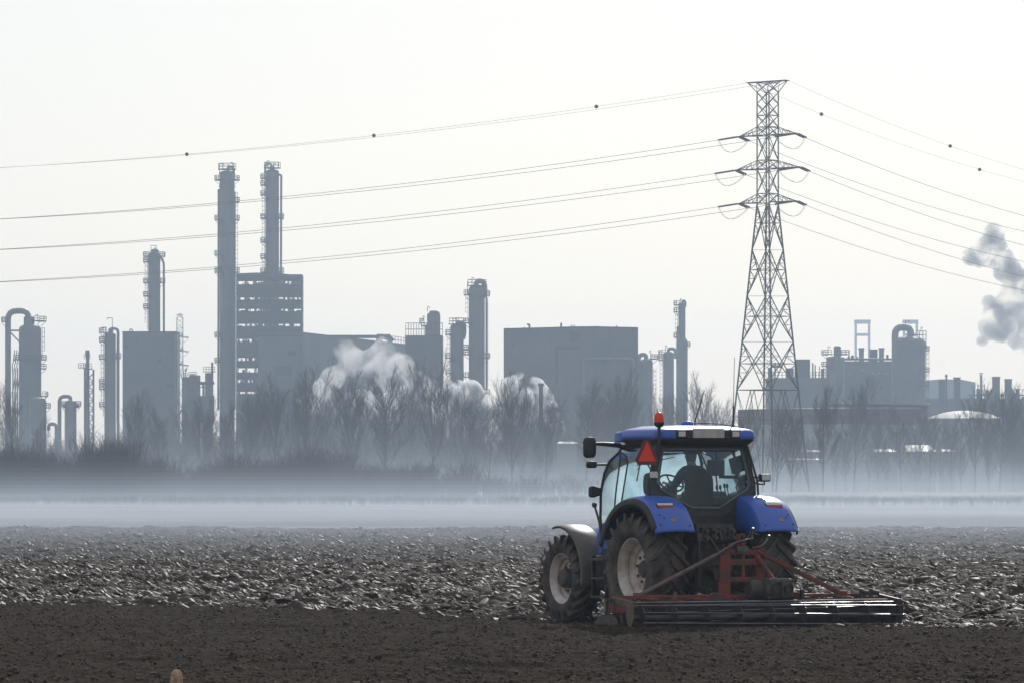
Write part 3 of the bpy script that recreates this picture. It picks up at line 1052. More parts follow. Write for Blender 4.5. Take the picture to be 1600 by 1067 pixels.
def blob(c, d, p=2.8, n=10, m=14):
    """rounded box"""
    rows = []
    for j in range(n + 1):
        v = -math.pi / 2 + math.pi * j / n
        row = []
        for i in range(m):
            u = 2 * math.pi * i / m
            f = lambda t: math.copysign(abs(t) ** (2 / p), t)
            row.append((c[0] + d[0] / 2 * f(math.cos(v)) * f(math.cos(u)), c[1] + d[1] / 2 * f(math.cos(v)) * f(math.sin(u)), c[2] + d[2] / 2 * f(math.sin(v))))
        rows.append(row)
    mb = MB()
    mb.grid(rows, closed_u=True)
    return mb


mb = blob((-1.355, 1.20, 2.84), (0.21, 0.12, 0.34), 4)
mr_ = mb.build('mirror', M['black_plastic'], tractor, smooth=60)
mb = MB()
mb.tube([(-1.31, 1.22, 2.90), (-1.1, 1.22, 2.895), (-0.80, 1.22, 2.875), (-0.66, 1.20, 2.80)], [0.022, 0.034, 0.042, 0.03], 8)
mb.tube([(-1.46, 1.22, 2.92), (-1.24, 1.22, 2.92)], 0.018, 8)
mb.build('mirror_arm', M['black_plastic'], mr_, smooth=45)
mb = blob((-1.16, 1.50, 2.565), (0.175, 0.10, 0.115), 4)
m2_ = mb.build('mirror', M['black_plastic'], tractor, smooth=60)
mb = MB()
mb.tube([(-1.09, 1.50, 2.565), (-0.885, 1.50, 2.565)], [0.016, 0.02], 8)
mb.build('mirror_arm', M['black_plastic'], m2_, smooth=45)
mb = MB()
mb.grid([[(-1.165, 1.52 + k, 2.05 + 0.00), (-1.165, 1.52 + k, 2.20), (-1.12, 1.50 + k, 2.225), (-0.965, 1.50 + k, 2.185), (-0.965, 1.50 + k, 2.075), (-1.12, 1.50 + k, 2.03)] for k in (0, 0.09)], closed_u=True)
mb.f += [(0, 1, 2, 3, 4, 5), (11, 10, 9, 8, 7, 6)]
mb.build('side_lamp', M['black_plastic'], tractor, bevel=0.015)
# lamp on the right rear pillar
mb = MB()
mb.box2((1.03, -0.16, 2.29), (1.215, -0.06, 2.415))
rl = mb.build('work_lamp', M['black_plastic'], tractor, bevel=0.02)
mb = MB()
mb.box2((1.05, -0.172, 2.31), (1.195, -0.150, 2.395))
mb.build('lens', M['lens_white'], rl, bevel=0.012)
mb = MB()
mb.tube([(0.93, -0.10, 2.28), (1.03, -0.11, 2.25), (1.12, -0.11, 2.245), (1.12, -0.11, 2.30)], 0.014, 6)
mb.build('bracket', M['black_metal'], rl)
mb = MB()
mb.tube([(0.93, -0.10, 2.36), (1.04, -0.11, 2.36)], 0.016, 6)
mb.build('bracket', M['black_metal'], rl)
# stalk at the nose, left of the hood
mb = MB()
mb.tube([(-0.56, 2.30, 1.40), (-0.57, 2.33, 1.62), (-0.62, 2.40, 1.88)], [0.030, 0.022, 0.018], 8)
mb.lathe([(0, -0.05), (0.035, -0.035), (0.045, 0), (0.035, 0.035), (0, 0.05)], 10, (-0.63, 2.40, 1.91))
mb.bar((-0.58, 2.30, 1.40), (-0.35, 2.30, 1.35), 0.05)
mb.build('exhaust_stalk', M['hub'], tractor, smooth=45)

# front mudguards -------------------------------------------------------
for s in (-1, 1):
    rows = []
    for j in range(25):
        th = R(-8) + R(112) * j / 24
        r = 0.845 + 0.02 * math.sin(th)
        row = []
        for (x, dr) in ((1.17, -0.045), (1.165, -0.01), (1.13, 0.008), (0.93, 0.016), (0.72, 0.008), (0.68, -0.01), (0.675, -0.05)):
            row.append((s * x, 2.66 - (r + dr) * math.cos(th), FW + (r + dr) * math.sin(th)))
        rows.append(row)
    mb = MB()
    mb.grid(rows)
    g_ = mb.build('mudguard', M['mudguard'], tractor, smooth=45, solid=0.012)
    mb = MB()
    mb.tube([(s * 0.70, 2.66, FW), (s * 0.66, 2.40, 1.15), (s * 0.70, 2.3, 1.46)], 0.025, 6)
    mb.build('bracket', M['black_metal'], g_)

# cab inside ---------------------------------------------------------------
mb = MB()
for s in (-1, 1):
    mb.box2((s * 0.55, -0.04, 1.5), (s * 0.90, 0.95, 1.98))
mb.box2((-0.55, 0.9, 1.55), (0.55, 1.40, 1.62))
mb.box2((-0.62, -0.08, 1.56), (0.62, 0.18, 1.86))
mb.prism([(-0.20, 1.12, 1.6), (0.20, 1.12, 1.6), (0.28, 1.22, 2.20), (-0.28, 1.22, 2.20)], (0, 0.16, 0))
mb.box2((0.42, 0.10, 1.9), (0.80, 0.85, 2.06))
mb.prism([(0.50, 0.22, 2.05), (0.64, 0.22, 2.05), (0.62, 0.22, 2.13), (0.52, 0.22, 2.14)], (0, 0.45, 0))
mb.box2((-0.72, 0.02, 2.77), (0.72, 1.15, 2.86))
mb.build('cab_interior', M['interior'], tractor, bevel=0.03)
mb = blob((0.05, 0.11, 2.13), (0.50, 0.13, 0.66), 4)
st = mb.build('seat', M['seat'], tractor, smooth=60)
mb = blob((0.05, 0.38, 1.90), (0.52, 0.55, 0.16), 4)
mb.build('seat_cushion', M['seat'], st, smooth=60)
mb = MB()
mb.box2((-0.08, 0.2, 1.58), (0.18, 0.55, 1.84))
mb.build('seat_base', M['black_plastic'], st)
# steering wheel
mb = MB()
cw = Vector((0.0, 0.95, 2.27))
tilt = Matrix.Rotation(R(40), 3, 'X')
ring = [cw + tilt @ Vector((0.205 * math.cos(a), 0.205 * math.sin(a), 0)) for a in [2 * math.pi * k / 28 for k in range(29)]]
mb.tube(ring, 0.017, 8, cap=False)
for a in (90, 210, 330):
    mb.tube([cw + tilt @ Vector((0, 0, -0.02)), cw + tilt @ Vector((0.2 * math.cos(R(a)), 0.2 * math.sin(R(a)), 0))], 0.014, 6)
mb.tube([cw + tilt @ Vector((0, 0, 0.01)), cw + tilt @ Vector((0, 0, -0.10)), (0, 1.13, 2.0)], 0.045, 10)
mb.build('steering_wheel', M['black_plastic'], tractor, smooth=45)
# monitor on its arm
mb = MB()
mb.box2((0.44, 0.50, 2.385), (0.745, 0.57, 2.645))
mo = mb.build('monitor', M['interior'], tractor, bevel=0.02)
mb = MB()
mb.box2((0.455, 0.566, 2.40), (0.73, 0.575, 2.63))
mb.build('screen', M['black_plastic'], mo)
mb = MB()
mb.bar((0.66, 0.53, 2.37), (0.90, 0.20, 2.36), 0.06, 0.05)
mb.build('monitor_arm', M['black_plastic'], mo)
mb = MB()
mb.bar((0.62, 0.56, 2.64), (0.62, 0.62, 2.84), 0.03)
mb.build('monitor_hanger', M['black_plastic'], mo)
mb = MB()
mb.tube([(0.85, 0.15, 2.33), (0.80, 0.25, 2.2), (0.86, 0.2, 2.05)], 0.012, 6)
mb.build('monitor_cable', M['black_plastic'], mo)
for k, (x, zt) in enumerate(((0.545, 2.22), (0.61, 2.225), (0.685, 2.25), (0.735, 2.245))):
    mb = MB()
    mb.tube([(x + 0.03, 0.42, 2.05), (x + 0.012, 0.42, zt - 0.09), (x, 0.42, zt - 0.03)], 0.009, 6)
    mb.lathe([(0, -0.045), (0.018, -0.035), (0.022, 0.0), (0.016, 0.03), (0, 0.036)], 10, (x, 0.42, zt - 0.02))
    mb.build('control_lever', M['black_plastic'], tractor, smooth=45)
# things in the windscreen: inner mirror stalk, wiper, handrails seen through the glass
mb = MB()
mb.tube([(-0.25, 1.18, 2.83), (-0.27, 1.2, 2.70), (-0.29, 1.22, 2.58), (-0.20, 1.22, 2.44), (-0.19, 1.2, 2.30)], 0.012, 6)
mb.build('front_rail', M['black_metal'], tractor)
mb = MB()
mb.tube([(-0.40, 1.25, 2.60), (-0.44, 1.3, 2.3)], 0.012, 6)
mb.build('front_rail', M['black_metal'], tractor)
mb = MB()
mb.tube([(-0.45, 1.3, 2.55), (0.25, 1.3, 2.69)], 0.009, 6)
mb.build('wiper_arm', M['black_metal'], tractor)
mb = MB()
mb.tube([(0.62, -0.02, 2.80), (0.64, -0.02, 2.62), (0.72, -0.02, 2.42)], 0.010, 6)
mb.build('hanging_cable', M['black_metal'], tractor)
mb = blob((-0.83, 0.20, 2.25), (0.11, 0.22, 0.36), 3)
mb.build('armrest', M['interior'], tractor, smooth=60)

# ------------------------------------------------------------------ driver
drv = thing('person', 'driver in a dark jacket and flat cap sitting at the tractor wheel', 'person', TL, TR)


def skin_mesh(name, verts, edges, radii, m, parent, root=0, sub=2):
    me = bpy.data.meshes.new(name)
    me.from_pydata(verts, edges, [])
    me.update()
    o = link(name, me, m, parent)
    md = o.modifiers.new('Skin', 'SKIN')
    md.use_smooth_shade = True
    lay = me.skin_vertices[0].data if len(me.skin_vertices) else None
    if lay is None:
        bm = bmesh.new()
        bm.from_mesh(me)
        bm.verts.layers.skin.verify()
        bm.to_mesh(me)
        bm.free()
        lay = me.skin_vertices[0].data
    for i, r in enumerate(radii):
        lay[i].radius = r if isinstance(r, tuple) else (r, r)
        lay[i].use_root = (i == root)
    s_ = o.modifiers.new('Subd', 'SUBSURF')
    s_.levels = sub
    s_.render_levels = sub
    return o


V_, E_, R_ = [], [], []


def jv(p, r, link_to=None):
    V_.append(p)
    R_.append(r)
    i = len(V_) - 1
    if link_to is not None:
        E_.append((link_to, i))
    return i


DX = 0.06
pel = jv((DX, 0.34, 2.03), (0.155, 0.115))
wst = jv((DX, 0.31, 2.20), (0.145, 0.105), pel)
chs = jv((DX, 0.31, 2.38), (0.165, 0.115), wst)
shn = jv((DX - 0.005, 0.33, 2.46), (0.10, 0.07), chs)
nck = jv((DX - 0.01, 0.35, 2.555), 0.055, shn)
hd0 = jv((DX - 0.012, 0.375, 2.62), (0.074, 0.088), nck)
hd1 = jv((DX - 0.014, 0.385, 2.70), (0.086, 0.106), hd0)
hd2 = jv((DX - 0.014, 0.38, 2.765), (0.068, 0.088), hd1)
for s in (-1, 1):
    sh = jv((DX + s * 0.185, 0.33, 2.43), 0.068, shn)
    el = jv((DX + s * 0.27, 0.50, 2.20), 0.048, sh)
    tgt = (-0.17, 0.80, 2.24) if s < 0 else (0.20, 0.82, 2.26)
    wr = jv((tgt[0] + s * 0.015, tgt[1] - 0.06, tgt[2] + 0.0), 0.030, el)
    pm = jv((tgt[0], tgt[1] + 0.01, tgt[2] + 0.03), (0.034, 0.020), wr)
    for k in range(4):                       # four fingers curled over the rim
        o_ = (k - 1.5) * 0.021
        a = jv((tgt[0] + o_, tgt[1] + 0.055 - abs(k - 1.2) * 0.006, tgt[2] + 0.050), 0.0095, pm)
        b = jv((tgt[0] + o_, tgt[1] + 0.080 - abs(k - 1.2) * 0.006, tgt[2] + 0.036), 0.009, a)
        jv((tgt[0] + o_, tgt[1] + 0.082 - abs(k - 1.2) * 0.006, tgt[2] + 0.012), 0.008, b)
    a = jv((tgt[0] - s * 0.035, tgt[1] + 0.015, tgt[2] + 0.012), 0.011, pm)
    jv((tgt[0] - s * 0.040, tgt[1] + 0.050, tgt[2] - 0.005), 0.009, a)
    hp = jv((DX + s * 0.09, 0.40, 1.99), 0.095, pel)
    kn = jv((DX + s * 0.17, 0.80, 2.01), 0.068, hp)
    ak = jv((DX + s * 0.16, 0.98, 1.68), 0.045, kn)
    jv((DX + s * 0.17, 1.12, 1.655), 0.040, ak)
body = skin_mesh('body', V_, E_, R_, M['skin'], drv, 0, 2)
# face: nose, ears, eyes on the front of the head (turned to the field ahead)
mb = MB()
mb.add([(DX - 0.03, 0.475, 2.715), (DX + 0.002, 0.475, 2.715), (DX - 0.034, 0.478, 2.672), (DX + 0.006, 0.478, 2.672), (DX - 0.014, 0.508, 2.676)], [(0, 1, 4), (0, 4, 2), (1, 3, 4), (2, 4, 3)])
mb.build('nose', M['skin'], body, smooth=60)
for s in (-1, 1):
    blob((DX - 0.014 + s * 0.092, 0.378, 2.70), (0.024, 0.05, 0.075), 2.2, 6, 8).build('ear', M['skin'], body, smooth=60)
    blob((DX - 0.014 + s * 0.032, 0.472, 2.708), (0.026, 0.02, 0.016), 2, 6, 8).build('eye', M['cap'], body, smooth=60)
blob((DX - 0.014, 0.472, 2.642), (0.05, 0.016, 0.014), 2, 6, 8).build('mouth', M['cap'], body, smooth=60)
mb = MB()                               # hair at the back of the head
rows = []
for (z, rx, ry) in ((2.615, 0.070, 0.082), (2.66, 0.082, 0.100), (2.72, 0.088, 0.108), (2.76, 0.084, 0.102)):
    rows.append([(DX - 0.013 + rx * math.sin(a), 0.380 - ry * math.cos(a), z) for a in [R(-95 + 190 * k / 12) for k in range(13)]])
mb.grid(rows)
mb.build('hair', M['hair'], body, smooth=60, solid=0.01)
mb = MB()                               # flat cap with a peak
rows = []
for (z, rx, ry, cy) in ((2.73, 0.104, 0.124, 0.385), (2.765, 0.122, 0.142, 0.39), (2.80, 0.114, 0.132, 0.385), (2.822, 0.07, 0.085, 0.385), (2.828, 0.005, 0.006, 0.385)):
    rows.append([(DX - 0.013 + rx * math.sin(a), cy - ry * math.cos(a), z) for a in [2 * math.pi * k / 20 for k in range(20)]])
mb.grid(rows, closed_u=True)
mb.prism([(DX - 0.013 + 0.095 * math.sin(R(a)), 0.40 + (0.175 if abs(a) < 60 else 0.13) * math.cos(R(a)), 2.745) for a in range(-70, 71, 14)], (0, 0, 0.008))
mb.build('cap', M['cap'], body, smooth=55)
V_, E_, R_ = [], [], []
a0 = jv((DX, 0.335, 2.01), (0.175, 0.135))
a1 = jv((DX, 0.31, 2.20), (0.168, 0.128), a0)
a2 = jv((DX, 0.31, 2.37), (0.188, 0.135), a1)
a3 = jv((DX, 0.33, 2.475), (0.165, 0.118), a2)
jv((DX - 0.008, 0.345, 2.565), 0.098, a3)
for s in (-1, 1):
    b0 = jv((DX + s * 0.20, 0.33, 2.425), 0.098, a3)
    b1 = jv((DX + s * 0.27, 0.50, 2.20), 0.064, b0)
    tgt = (-0.17, 0.80, 2.24) if s < 0 else (0.20, 0.82, 2.26)
    jv((tgt[0] + s * 0.02, tgt[1] - 0.08, tgt[2] - 0.003), 0.042, b1)
skin_mesh('jacket', V_, E_, R_, M['jacket'], body, 0, 2)
V_, E_, R_ = [], [], []
a0 = jv((DX, 0.35, 2.00), (0.165, 0.12))
for s in (-1, 1):
    hp = jv((DX + s * 0.09, 0.42, 1.99), 0.105, a0)
    kn = jv((DX + s * 0.17, 0.80, 2.01), 0.080, hp)
    jv((DX + s * 0.16, 0.96, 1.72), 0.062, kn)
skin_mesh('trousers', V_, E_, R_, M['trousers'], body, 0, 2)

# ------------------------------------------------------------------ power harrow behind the tractor (same local frame)
har = thing('power_harrow', 'mud-stained red power harrow with a cage roller, working behind the tractor', 'harrow', (TL[0] - 0.05, TL[1], TL[2]), TR)
HW = 2.39
mb = MB()
mb.box2((-HW, -1.72, 0.40), (HW, -1.38, 0.46))           # gear trough
mb.prism([(-HW, -1.80, 0.26), (-HW, -1.34, 0.26), (-HW, -1.38, 0.42), (-HW, -1.74, 0.42)], (2 * HW, 0, 0))
mb.bar((-HW, -1.62, 0.50), (HW, -1.62, 0.50), 0.07, 0.06)
for x in (-1.75, -1.0, 0.95, 1.7, 2.2):
    mb.box2((x - 0.10, -1.78, 0.44), (x + 0.10, -1.56, 0.485))
for x in (-0.62, 0.72):
    mb.prism([(x - 0.30, -1.80, 0.44), (x + 0.30, -1.80, 0.44), (x + 0.10, -1.80, 0.56), (x - 0.10, -1.80, 0.56)], (0, 0.05, 0))
body_h = mb.build('harrow_body', M['red_paint'], har, bevel=0.012)
for k in range(20):
    mb = MB()
    x = -HW + 0.14 + k * (2 * HW - 0.28) / 19
    for s in (-1, 1):
        a = k * 0.9
        dx, dy = 0.085 * math.cos(a) * s, 0.085 * math.sin(a) * s
        mb.tube([(x + dx, -1.57 + dy, 0.27), (x + dx * 1.1, -1.57 + dy * 1.1, -0.02)], [0.020, 0.012], 6)
    mb.lathe([(0, 0.24), (0.11, 0.24), (0.11, 0.28), (0, 0.28)], 12, (x, -1.57, 0))
    mb.build('tine_rotor', M['dark_steel'], har)
# headstock
mb = MB()
for s in (-1, 1):
    mb.prism([(s * 0.38 - 0.06, -1.50, 0.46), (s * 0.38 + 0.06, -1.50, 0.46), (s * 0.30 + 0.05, -1.46, 1.18), (s * 0.24, -1.45, 1.26), (s * 0.20, -1.45, 1.18)], (0, 0.10, 0))
mb.prism([(-0.47, -1.565, 0.50), (-0.26, -1.565, 0.50), (-0.24, -1.545, 1.12), (-0.30, -1.54, 1.20), (-0.42, -1.545, 1.10)], (0, 0.05, 0))
mb.box2((-0.36, -1.52, 0.98), (0.36, -1.42, 1.08))
mb.box2((-0.30, -1.50, 1.14), (0.30, -1.42, 1.24))
mb.box2((-0.34, -1.52, 0.72), (0.34, -1.44, 0.80))
mb.bar((0.0, -1.48, 0.80), (0.0, -1.46, 1.38), 0.06, 0.08)
mb.bar((0.24, -1.50, 1.14), (0.52, -1.80, 0.58), 0.07, 0.05)
for s in (-1, 1):
    mb.box2((s * 0.05 - 0.012, -1.48, 1.20), (s * 0.05 + 0.012, -1.36, 1.46))
mb.build('headstock', M['red_paint'], har, bevel=0.008)
mb = MB()                                # hydraulic block, pipes and couplings on top of the tower
mb.tube([(-0.25, -1.50, 1.30), (-0.05, -1.50, 1.36), (0.18, -1.50, 1.40)], 0.018, 8)
mb.tube([(0.16, -1.50, 1.24), (0.34, -1.50, 1.28), (0.42, -1.50, 1.36), (0.45, -1.50, 1.41)], 0.022, 8)
mb.tube([(0.05, -1.45, 1.30), (0.16, -1.45, 1.50), (0.30, -1.45, 1.46)], 0.012, 6)
mb.lathe([(0, -0.03), (0.03, -0.02), (0.035, 0.0), (0.03, 0.02), (0, 0.03)], 10, (0.20, -1.45, 1.545))
mb.lathe([(0, -0.03), (0.03, -0.02), (0.035, 0.0), (0.03, 0.02), (0, 0.03)], 10, (0.46, -1.5, 1.43))
mb.bar((0.20, -1.45, 1.53), (0.16, -1.45, 1.36), 0.03)
mb.box2((-0.14, -1.56, 1.18), (0.06, -1.46, 1.28))
mb.build('hitch_fittings', M['chrome'], har, smooth=40)
# gearbox, drum to its left
mb = blob((0.40, -1.82, 0.615), (0.50, 0.36, 0.34), 7)
gb = mb.build('gearbox', M['dark_steel'], har, smooth=40)
mb = MB()
mb.lathe([(0, -0.01), (0.07, -0.01), (0.08, -0.03), (0.08, -0.06)], 16, (0.30, -2.0, 0.64), 'y')
mb.lathe([(0, -0.01), (0.06, -0.01), (0.07, -0.03), (0.07, -0.06)], 16, (0.52, -2.0, 0.62), 'y')
mb.bar((0.41, -2.01, 0.74), (0.41, -2.01, 0.50), 0.03)
for (x, z) in ((0.19, 0.75), (0.62, 0.75), (0.19, 0.48), (0.62, 0.48)):
    mb.lathe([(0, -0.012), (0.02, -0.012), (0.02, 0.02)], 6, (x, -2.0, z), 'y')
mb.build('cover_plate', M['hub'], gb, smooth=40)
mb = MB()
mb.lathe([(0, -0.02), (0.13, -0.02), (0.165, 0.02), (0.165, 0.28), (0.13, 0.32), (0, 0.32)], 24, (-0.02, -1.72, 0.60), 'x')
mb.build('drive_housing', M['dark_steel'], har, smooth=40)
mb = MB()
mb.tube([(0.02, -0.62, 0.82), (0.02, -1.40, 0.66)], 0.055, 12)
mb.build('drive_shaft', M['black_plastic'], har, smooth=40)
# diagonal stays
mb = MB()
mb.tube([(-1.93, -1.60, 0.52), (-0.52, -1.54, 1.14)], 0.034, 10)
mb.tube([(-0.56, -1.54, 1.125), (-0.18, -1.50, 1.31)], 0.022, 8)
mb.box2((-2.0, -1.64, 0.47), (-1.86, -1.56, 0.57))
mb.build('diagonal_stay', M['dusty_steel'], har, smooth=40)
mb = MB()
mb.bar((0.36, -1.50, 1.15), (1.70, -1.62, 0.53), 0.065, 0.065)
mb.bar((0.26, -1.50, 1.20), (0.50, -1.52, 1.08), 0.035, 0.03)
mb.box2((1.62, -1.66, 0.47), (1.80, -1.57, 0.57))
mb.build('diagonal_stay', M['red_paint'], har, bevel=0.006)
# cage roller: helical bars on discs
RY, RZ, RR = -2.24, 0.195, 0.205
mb = MB()
mb.tube([(-HW + 0.04, RY, RZ), (HW, RY, RZ)], 0.045, 12)
ro = mb.build('cage_roller', M['dark_steel'], har, smooth=40)
nb = 8
for k in range(nb):
    pts = []
    for i in range(33):
        v = i / 32
        a = 2 * math.pi * k / nb + 0.42 * v + 0.33
        x = -HW + 0.10 + (2 * HW - 0.12) * v
        pts.append((x, RY + RR * math.cos(a), RZ + RR * math.sin(a)))
    mb = MB()
    mb.tube(pts, 0.0125, 7)
    mb.build('roller_bar', M['roller_steel'], ro, smooth=45)
for i in range(9):
    mb = MB()
    x = -HW + 0.14 + (2 * HW - 0.2) * i / 8
    mb.lathe([(0.02, x - 0.008), (RR - 0.012, x - 0.008), (RR - 0.012, x + 0.008), (0.02, x + 0.008)], 28, (0, RY, RZ), 'x')
    mb.build('roller_disc', M['dark_steel'], ro, smooth=30)
mb = MB()
mb.tube([(-HW + 0.02, -2.02, 0.425), (HW + 0.02, -2.02, 0.425)], 0.020, 8)
mb.tube([(-HW + 0.05, -2.00, 0.365), (HW, -2.00, 0.345)], 0.017, 8)
mb.build('scraper_bar', M['roller_steel'], har, smooth=45)
for i in range(24):
    x = -HW + 0.16 + (2 * HW - 0.3) * i / 23
    mb = MB()
    mb.box2((x - 0.05, -2.035, 0.20), (x + 0.05, -2.025, 0.36))
    mb.build('scraper_plate', M['black_metal'], har)
mb = MB()
mb.box2((-HW + 0.05, -2.015, 0.05), (HW - 0.03, -1.99, 0.36))
mb.build('levelling_board', M['black_metal'], har)
# end plates, arms, side deflector
for s in (-1, 1):
    mb = MB()
    x = s * (HW + 0.03)
    mb.prism([(x, -2.28, 0.07), (x, -2.18, 0.07), (x, -2.11, 0.24), (x, -2.13, 0.43), (x, -2.33, 0.43), (x, -2.36, 0.20)], (-s * 0.02, 0, 0))
    mb.prism([(x - s * 0.02, -2.30, 0.36), (x - s * 0.02, -1.62, 0.42), (x - s * 0.02, -1.62, 0.52), (x - s * 0.02, -2.30, 0.45)], (-s * 0.05, 0, 0))
    mb.build('roller_end_plate', M['dusty_steel'] if s < 0 else M['dark_steel'], har, bevel=0.004)
    mb = MB()
    x = s * (HW + 0.10)
    mb.prism([(x, -1.95, 0.0), (x, -1.25, -0.02), (x, -1.20, 0.12), (x, -1.45, 0.24), (x, -1.80, 0.24), (x, -1.97, 0.16)], (-s * 0.015, 0, 0))
    mb.bar((x, -1.62, 0.24), (x, -1.62, 0.46), 0.05, 0.03)
    mb.bar((x - s * 0.14, -1.62, 0.46), (x + s * 0.03, -1.62, 0.46), 0.06, 0.06)
    mb.bar((x - s * 0.02, -1.80, 0.20), (x - s * 0.02, -1.84, 0.50), 0.02, 0.02)
    mb.build('side_deflector', M['dark_steel'], har, bevel=0.004)
for x in (1.98, 2.16):
    mb = MB()
    mb.bar((x, -1.78, 0.42), (x, -1.78, 0.60), 0.05, 0.05)
    mb.tube([(x, -1.78, 0.56), (x + 0.14, -1.78, 0.53)], 0.04, 8)
    mb.build('depth_adjuster', M['dark_steel'], har, bevel=0.004)
mb = MB()
mb.bar((0.83, -1.90, 0.42), (0.83, -1.90, 0.60), 0.05, 0.07)
mb.tube([(0.83, -1.92, 0.58), (0.85, -1.92, 0.66), (0.90, -1.92, 0.70), (0.92, -1.92, 0.62)], 0.010, 6)
mb.build('hose_bracket', M['dark_steel'], har, bevel=0.004)
mb = MB()
mb.prism([(-1.42, -1.80, 0.47), (-1.34, -1.80, 0.47), (-1.36, -1.80, 0.585), (-1.40, -1.80, 0.585)], (0, 0.02, 0))
mb.build('lug_plate', M['dusty_steel'], har, bevel=0.004)

# ------------------------------------------------------------------ post at the near edge
d = 40.0
pt = MB()
rows = []
for (z, r) in ((-0.3, 0.052), (0.3, 0.052), (0.66, 0.051), (0.735, 0.047), (0.765, 0.038), (0.782, 0.022), (0.787, 0.002)):
    rows.append([((r * (1 + 0.05 * math.sin(3 * a + 1))) * math.cos(a), (r * (1 + 0.05 * math.sin(2 * a))) * math.sin(a), z) for a in [2 * math.pi * k / 20 for k in range(20)]])
pt.grid(rows, closed_u=True)
tag(pt.build('wooden_post', M['post_wood'], smooth=50, loc=(PX(275.5, d), d, -0.012)), 'tan weathered wooden post with a rounded top at the near edge of the field', 'post')
gm = np.random.default_rng(8)
n_ = 420
P_ = np.stack([gm.uniform(-HW, HW, n_), gm.uniform(-1.80, -1.42, n_), np.zeros(n_)], -1)
P_[:, 2] = np.where((P_[:, 1] < -1.66) & (P_[:, 1] > -1.58), 0.53, 0.455)
so = scatter('packed_earth', P_, np.minimum(0.05, np.exp(gm.normal(math.log(0.020), 0.5, n_))), 1.3, 1, M['crumb'], 31, 0.6)
so.parent = har
so['kind'] = 'stuff'

# ------------------------------------------------------------------ lattice pylon
PD = 745.0
A_ = Vector((0.757, -0.654, 0))        # along the cross arms, left to right
B_ = Vector((0.654, 0.757, 0))
PB = Vector((PX(1199.5, PD), PD, 0))
ARMZ = [PZ(212, PD), PZ(264.5, PD), PZ(317, PD)]
TOPZ = PZ(128, PD)


def tower_half(z):
    zk = ARMZ[2] - 0.3
    if z >= zk:
        return 1.12
    return 1.12 + (zk - z) / zk * 3.35


